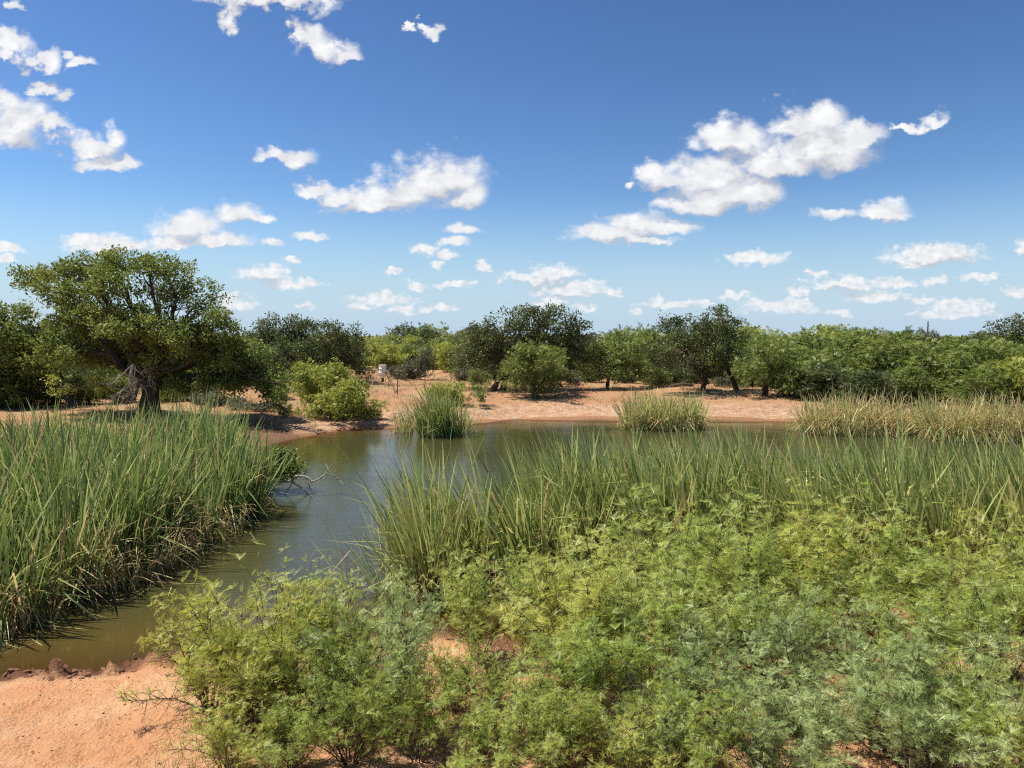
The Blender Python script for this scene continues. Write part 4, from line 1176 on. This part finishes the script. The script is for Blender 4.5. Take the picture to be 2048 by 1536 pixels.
def fern_shrub(seed, height=1.7, nstem=9, spread=.55, leaves=2650):
    """multi-stemmed young mesquite with twice-pinnate leaves; local coordinates"""
    g = np.random.default_rng(seed)
    tb = Tubes(); lp = []; ld = []
    for s in range(nstem):
        a = s / nstem * 6.283 + g.normal(0, .3); tilt = abs(g.normal(spread, .2))
        L_ = height * g.uniform(.62, 1.08); n = 9
        p = np.array([.07 * math.cos(a), .07 * math.sin(a), -.05]); d = np.array([math.cos(a) * math.sin(tilt), math.sin(a) * math.sin(tilt), math.cos(tilt)])
        pts = [p]
        for i in range(n):
            d = unit(d + g.normal(0, .13, 3) + np.array([0, 0, .05])); pts.append(pts[-1] + d * L_ / n)
        pts = np.array(pts); tb.add(pts, np.linspace(.014, .0035, n + 1), 5)
        for i in range(3, n + 1):
            for q in range(5):
                out = unit(np.array([pts[i][0], pts[i][1], 0]) + 1e-3)
                bd = unit((pts[i] - pts[i - 1]) / (L_ / n) * .7 + g.normal(0, 1.0, 3) + out * .30 + np.array([0, 0, .12]))
                bl = height * g.uniform(.10, .30) * (1.1 - .45 * i / n); bp = [pts[i] - (pts[i] - pts[i - 1]) * g.random()]
                for j in range(5):
                    bd = unit(bd + g.normal(0, .22, 3) + np.array([0, 0, .04])); bp.append(bp[-1] + bd * bl / 5)
                bp = np.array(bp); tb.add(bp, np.linspace(.0055, .0022, 6), 3)
                for j in range(1, 6):
                    for r in range(1):
                        lp.append(bp[j]); ld.append(unit(bd * .25 + g.normal(0, 1.0, 3) + np.array([0, 0, .22])))
                    if g.random() < .55:
                        td = unit(bd * .5 + g.normal(0, .7, 3)); tl = g.uniform(.06, .16)
                        tw = np.array([bp[j], bp[j] + td * tl * .5 + g.normal(0, .01, 3), bp[j] + td * tl]); tb.add(tw, np.array([.003, .0024, .0016]), 3)
                        for e in (.5, 1.0):
                            lp.append(bp[j] + td * tl * e); ld.append(unit(td * .3 + g.normal(0, 1.0, 3) + np.array([0, 0, .2])))
    for q in range(nstem + 6):                        # long upright whips standing out of the crown
        a = g.random() * 6.283; rr = height * .34 * math.sqrt(g.random()); z0 = height * g.uniform(.55, .85)
        p = np.array([rr * math.cos(a), rr * math.sin(a), z0]); d = unit(np.array([math.cos(a) * .25, math.sin(a) * .25, 1.0]) + g.normal(0, .15, 3)); w = [p]
        for i in range(6):
            d = unit(d + g.normal(0, .12, 3)); w.append(w[-1] + d * height * g.uniform(.05, .075))
            for r in range(2): lp.append(w[-1]); ld.append(unit(d * .3 + g.normal(0, .9, 3) + np.array([0, 0, .2])))
        tb.add(np.array(w), np.linspace(.004, .0016, 7), 3)
    lp = np.array(lp); ld = np.array(ld)
    k = g.permutation(len(lp))[:leaves]; lp, ld = lp[k], ld[k]
    ok = (lp[:, 2] > .12) & (g.random(len(lp)) < np.clip((lp[:, 2] / height - .16) / .40, .05, 1)); lp, ld = lp[ok], ld[ok]
    fr = rot_frames(ld, g, 1.4)
    v, f = stamp(T_FERN[0], T_FERN[1], lp, fr, g.uniform(.55, 1.15, len(lp)))
    cell = fbm(lp[:, 0] * 3.1, lp[:, 1] * 3.1 + lp[:, 2] * 2.0, 2)
    t = np.repeat((.5 + .5 * cell + g.uniform(-.3, .3, len(lp))).clip(0, 1), len(T_FERN[0]))
    return tb.mesh('stems'), make_mesh('foliage', v, f, t)
FERN = [fern_shrub(200, 1.75, 13, .40), fern_shrub(201, 1.75, 12, .44), fern_shrub(202, 1.75, 10, .34, 2400), fern_shrub(203, 1.75, 14, .50), fern_shrub(204, 1.75, 12, .46)]
for s_, f_ in FERN:
    s_.materials.append(MAT['stem']); f_.materials.append(MAT['fern_green'])
def near_shrub(px, y, height, ti, mat, label, wide=1.0, rz=0.0):
    p = ground_at(px, y)
    s = height / 1.75
    r = empty('mesquite_shrub', p, label, 'shrub', 'feathery mesquite shrubs on the near bank')
    r.rotation_euler = (0, 0, rz); s *= .90; r.scale = (s * wide * 1.34, s * wide * 1.34, s)
    a = add_obj('stems', FERN[ti][0], None, r); b = add_obj('foliage', FERN[ti][1], None, r)
    b.material_slots[0].link = 'OBJECT'; b.material_slots[0].material = MAT[mat]
    return r
SHR = [ # px, distance, height, template, material, label, width
 (490, 8.2, 1.84, 0, 'fern_yellow', 'yellow-green feathery shrub standing alone at the edge of the bare sand', .82),
 (645, 8.35, 1.55, 1, 'fern_green', 'greyish feathery shrub between the yellow-green one and the blue-green one', .72),
 (775, 8.0, 1.80, 2, 'fern_blue', 'blue-green upright shrub in front of the small cattail tufts', .66),
 (690, 7.4, 1.15, 3, 'fern_green', 'low shrub at the bottom edge below the blue-green upright shrub', .8),
 (560, 7.2, .80, 4, 'fern_green', 'lowest small shrub at the foot of the yellow-green one', .9),
 (952, 10.5, 1.72, 2, 'fern_green', 'fresh green shrub below the full cattail tuft with bare sand in front', .74),
 (1025, 7.7, 1.35, 3, 'fern_green', 'rounded fresh green shrub at the bottom edge right of the bare sand patch', .86),
 (905, 8.6, .85, 4, 'fern_yellow', 'small thin shrub on the bare sand patch', .8),
 (1150, 9.6, 1.85, 0, 'fern_yellow', 'light green shrub with dark forked stems near the middle of the near bank', .95),
 (1075, 11.0, 1.45, 4, 'fern_green', 'shrub at the waterline behind the light green forked one', .9),
 (1230, 10.9, 2.0, 1, 'fern_yellow', 'tall pale shrub overlapping the leaning cattails', .9),
 (1340, 11.3, 2.4, 3, 'fern_green', 'tallest shrub, its top among the leaning cattails', .95),
 (1470, 11.2, 2.05, 0, 'fern_green', 'broad shrub next to the tallest one along the waterline', 1.0),
 (1600, 11.4, 2.2, 4, 'fern_yellow', 'yellowish shrub with straw blades caught in it along the waterline', .95),
 (1740, 11.5, 2.2, 1, 'fern_green', 'tall green shrub beside the gap showing cattail stems', .85),
 (1300, 9.0, 1.75, 1, 'fern_green', 'dark green shrub in the middle of the front row', .95),
 (1215, 7.9, 1.45, 4, 'fern_green', 'full green shrub near the bottom edge beneath the forked stems', .9),
 (1420, 8.0, 1.30, 0, 'fern_blue', 'bluish shrub at the bottom edge below the dark front-row one', .9),
 (1490, 9.5, 1.45, 2, 'fern_green', 'shrub with bare red sand showing between its stems', .95),
 (1580, 8.6, 1.45, 3, 'fern_blue', 'grey-green shrub in front of the sand gap', .85),
 (1650, 10.0, 1.45, 0, 'fern_green', 'shrub just behind the sand gap with a twig sticking up', .8),
 (1760, 7.7, 1.45, 3, 'fern_blue', 'pale silvery shrub with large fronds near the bottom corner', .95),
 (1930, 7.6, 1.35, 1, 'fern_blue', 'pale silvery shrub in the bottom corner', 1.0),
 (1850, 9.0, 1.35, 4, 'fern_green', 'mid green shrub behind the pale silvery ones', .9),
 (2030, 9.1, 1.75, 0, 'fern_green', 'green shrub at the picture edge behind the corner shrub', .9),
 (1890, 10.8, 1.55, 2, 'fern_green', 'shrub below the open cattail stems', .95),
 (2010, 11.6, 1.85, 3, 'fern_yellow', 'yellow-green shrub at the picture edge among the cattails', .9),
 (1120, 7.1, .95, 0, 'fern_green', 'low shrub at the very bottom edge right of the rounded fresh green one', .9),
 (1330, 7.1, .80, 4, 'fern_blue', 'low bluish shrub at the very bottom edge before the shaded litter', .9),
 (1640, 7.2, 1.0, 2, 'fern_blue', 'low grey-green shrub at the bottom edge before the pale silvery one', 1.0),
 (405, 8.7, 1.45, 3, 'fern_yellow', 'pale yellow-green shrub nearest the muddy lip of the near bank', .80),
 (580, 8.6, 1.75, 4, 'fern_yellow', 'pale airy shrub just behind the yellow-green one by the sand', .80),
 (705, 8.8, 1.70, 3, 'fern_green', 'fine green shrub between the greyish one and the blue-green one', .70),
 (830, 7.4, 1.25, 1, 'fern_green', 'shrub beside the bare sand patch near the bottom edge', .70),
 (440, 7.2, .85, 1, 'fern_yellow', 'low yellowish shrub at the bottom edge beside the open sand', .90),
 (1400, 6.95, 1.15, 3, 'fern_green', 'shrub rising from below the bottom edge under the bluish one', .9),
 (1555, 6.9, 1.05, 1, 'fern_blue', 'bluish shrub rising from below the bottom edge beside the low grey-green one', .95),
 (1850, 6.9, 1.15, 4, 'fern_blue', 'silvery shrub rising from below the bottom edge between the two pale ones', .95),
 (2010, 6.9, 1.2, 0, 'fern_green', 'green shrub rising from below the bottom edge in the corner', .9),
 (990, 6.9, .95, 1, 'fern_green', 'small green shrub rising from below the bottom edge by the shaded sand', .85),
 (1240, 6.9, .95, 3, 'fern_yellow', 'yellowish shrub rising from below the bottom edge under the full green one', .9),
 (2130, 10.6, 1.9, 4, 'fern_green', 'shrub half cut off by the picture edge', .9),
]
gs = np.random.default_rng(55)
for (px, y, h, ti, mt, lab, wd) in SHR:
    near_shrub(px, y, h, ti, mt, lab, wd, gs.random() * 6.28)

for px, y, h, ti, lab in [(1300, 7.5, .95, 3, 'leafless brown twiggy shrub at the bottom edge among the green ones'), (985, 8.9, .8, 2, 'leafless thin twigs beside the bare sand patch')]:
    r = empty('bare_shrub', ground_at(px, y), lab, 'shrub')
    r.scale = (h / 1.75 * 1.1,) * 2 + (h / 1.75,)
    add_obj('stems', FERN[ti][0], None, r)

# ------------------------------------------------------------------ grass and weeds
def grass(name, label, pts, g, h, n_per, tint, width=.006, spread=.5):
    b = np.repeat(pts, n_per, axis=0) ; n = len(b)
    b = b + np.concatenate([g.normal(0, .05 + h * .12, (n, 2))], 1)
    base = np.concatenate([b, ground_z(b[:, 0], b[:, 1])[:, None] - .01], 1)
    az = g.random(n) * 6.283
    v, f, t = blades(base, h * g.uniform(.4, 1.2, n), width * g.uniform(.7, 1.3, n), az, np.abs(g.normal(0, spread, n)), np.abs(g.normal(.4, .4, n)), g, 3, None, None, None, g.uniform(tint[0], tint[1], n))
    return setp(add_obj(name, make_mesh(name, v, f, t), MAT['grass']), label, 'grass', kind='stuff')
gg = np.random.default_rng(66)
pt = np.stack([gg.uniform(-30, 34, 9000), gg.uniform(38, 75, 9000)], 1)
sd = signed_dist(pt[:, 0], pt[:, 1]); keep = (sd > 1.2) & (fbm(pt[:, 0] * .25, pt[:, 1] * .25, 3) > -.05 + .1 * gg.normal(0, 1, len(pt)))
grass('dry_grass', 'short straw-coloured dry grass scattered over the far bank', pt[keep], gg, .26, 7, (.35, 1.0), .016, .5)
pt = np.stack([gg.uniform(-3.8, 9, 900), gg.uniform(6.0, 10.4, 900)], 1)
sd = signed_dist(pt[:, 0], pt[:, 1]); keep = (sd > .5) & (fbm(pt[:, 0] * .9, pt[:, 1] * .9, 2) > -.02)
grass('dry_weeds', 'thin dry weeds and litter under the near shrubs', pt[keep], gg, .22, 14, (.0, .9), .005, .7)


# twigs and dead leaf bits lying on the near sand
nt_ = 520
pt = np.stack([gg.uniform(-7.5, 9, nt_), gg.uniform(6.2, 11.0, nt_)], 1)
pt = pt[signed_dist(pt[:, 0], pt[:, 1]) > .35]; nt_ = len(pt)
v, f, t = blades(np.concatenate([pt, ground_z(pt[:, 0], pt[:, 1])[:, None] + .012], 1), .03 + .22 * gg.random(nt_) ** 3, gg.uniform(.003, .007, nt_), gg.random(nt_) * 6.28, gg.uniform(1.45, 1.6, nt_), gg.normal(0, .15, nt_), gg, 3, None, None, None, gg.uniform(.78, 1.0, nt_))
setp(add_obj('twig_litter', make_mesh('twig_litter', v, f, t), MAT['cattail'], ground), kind='stuff')
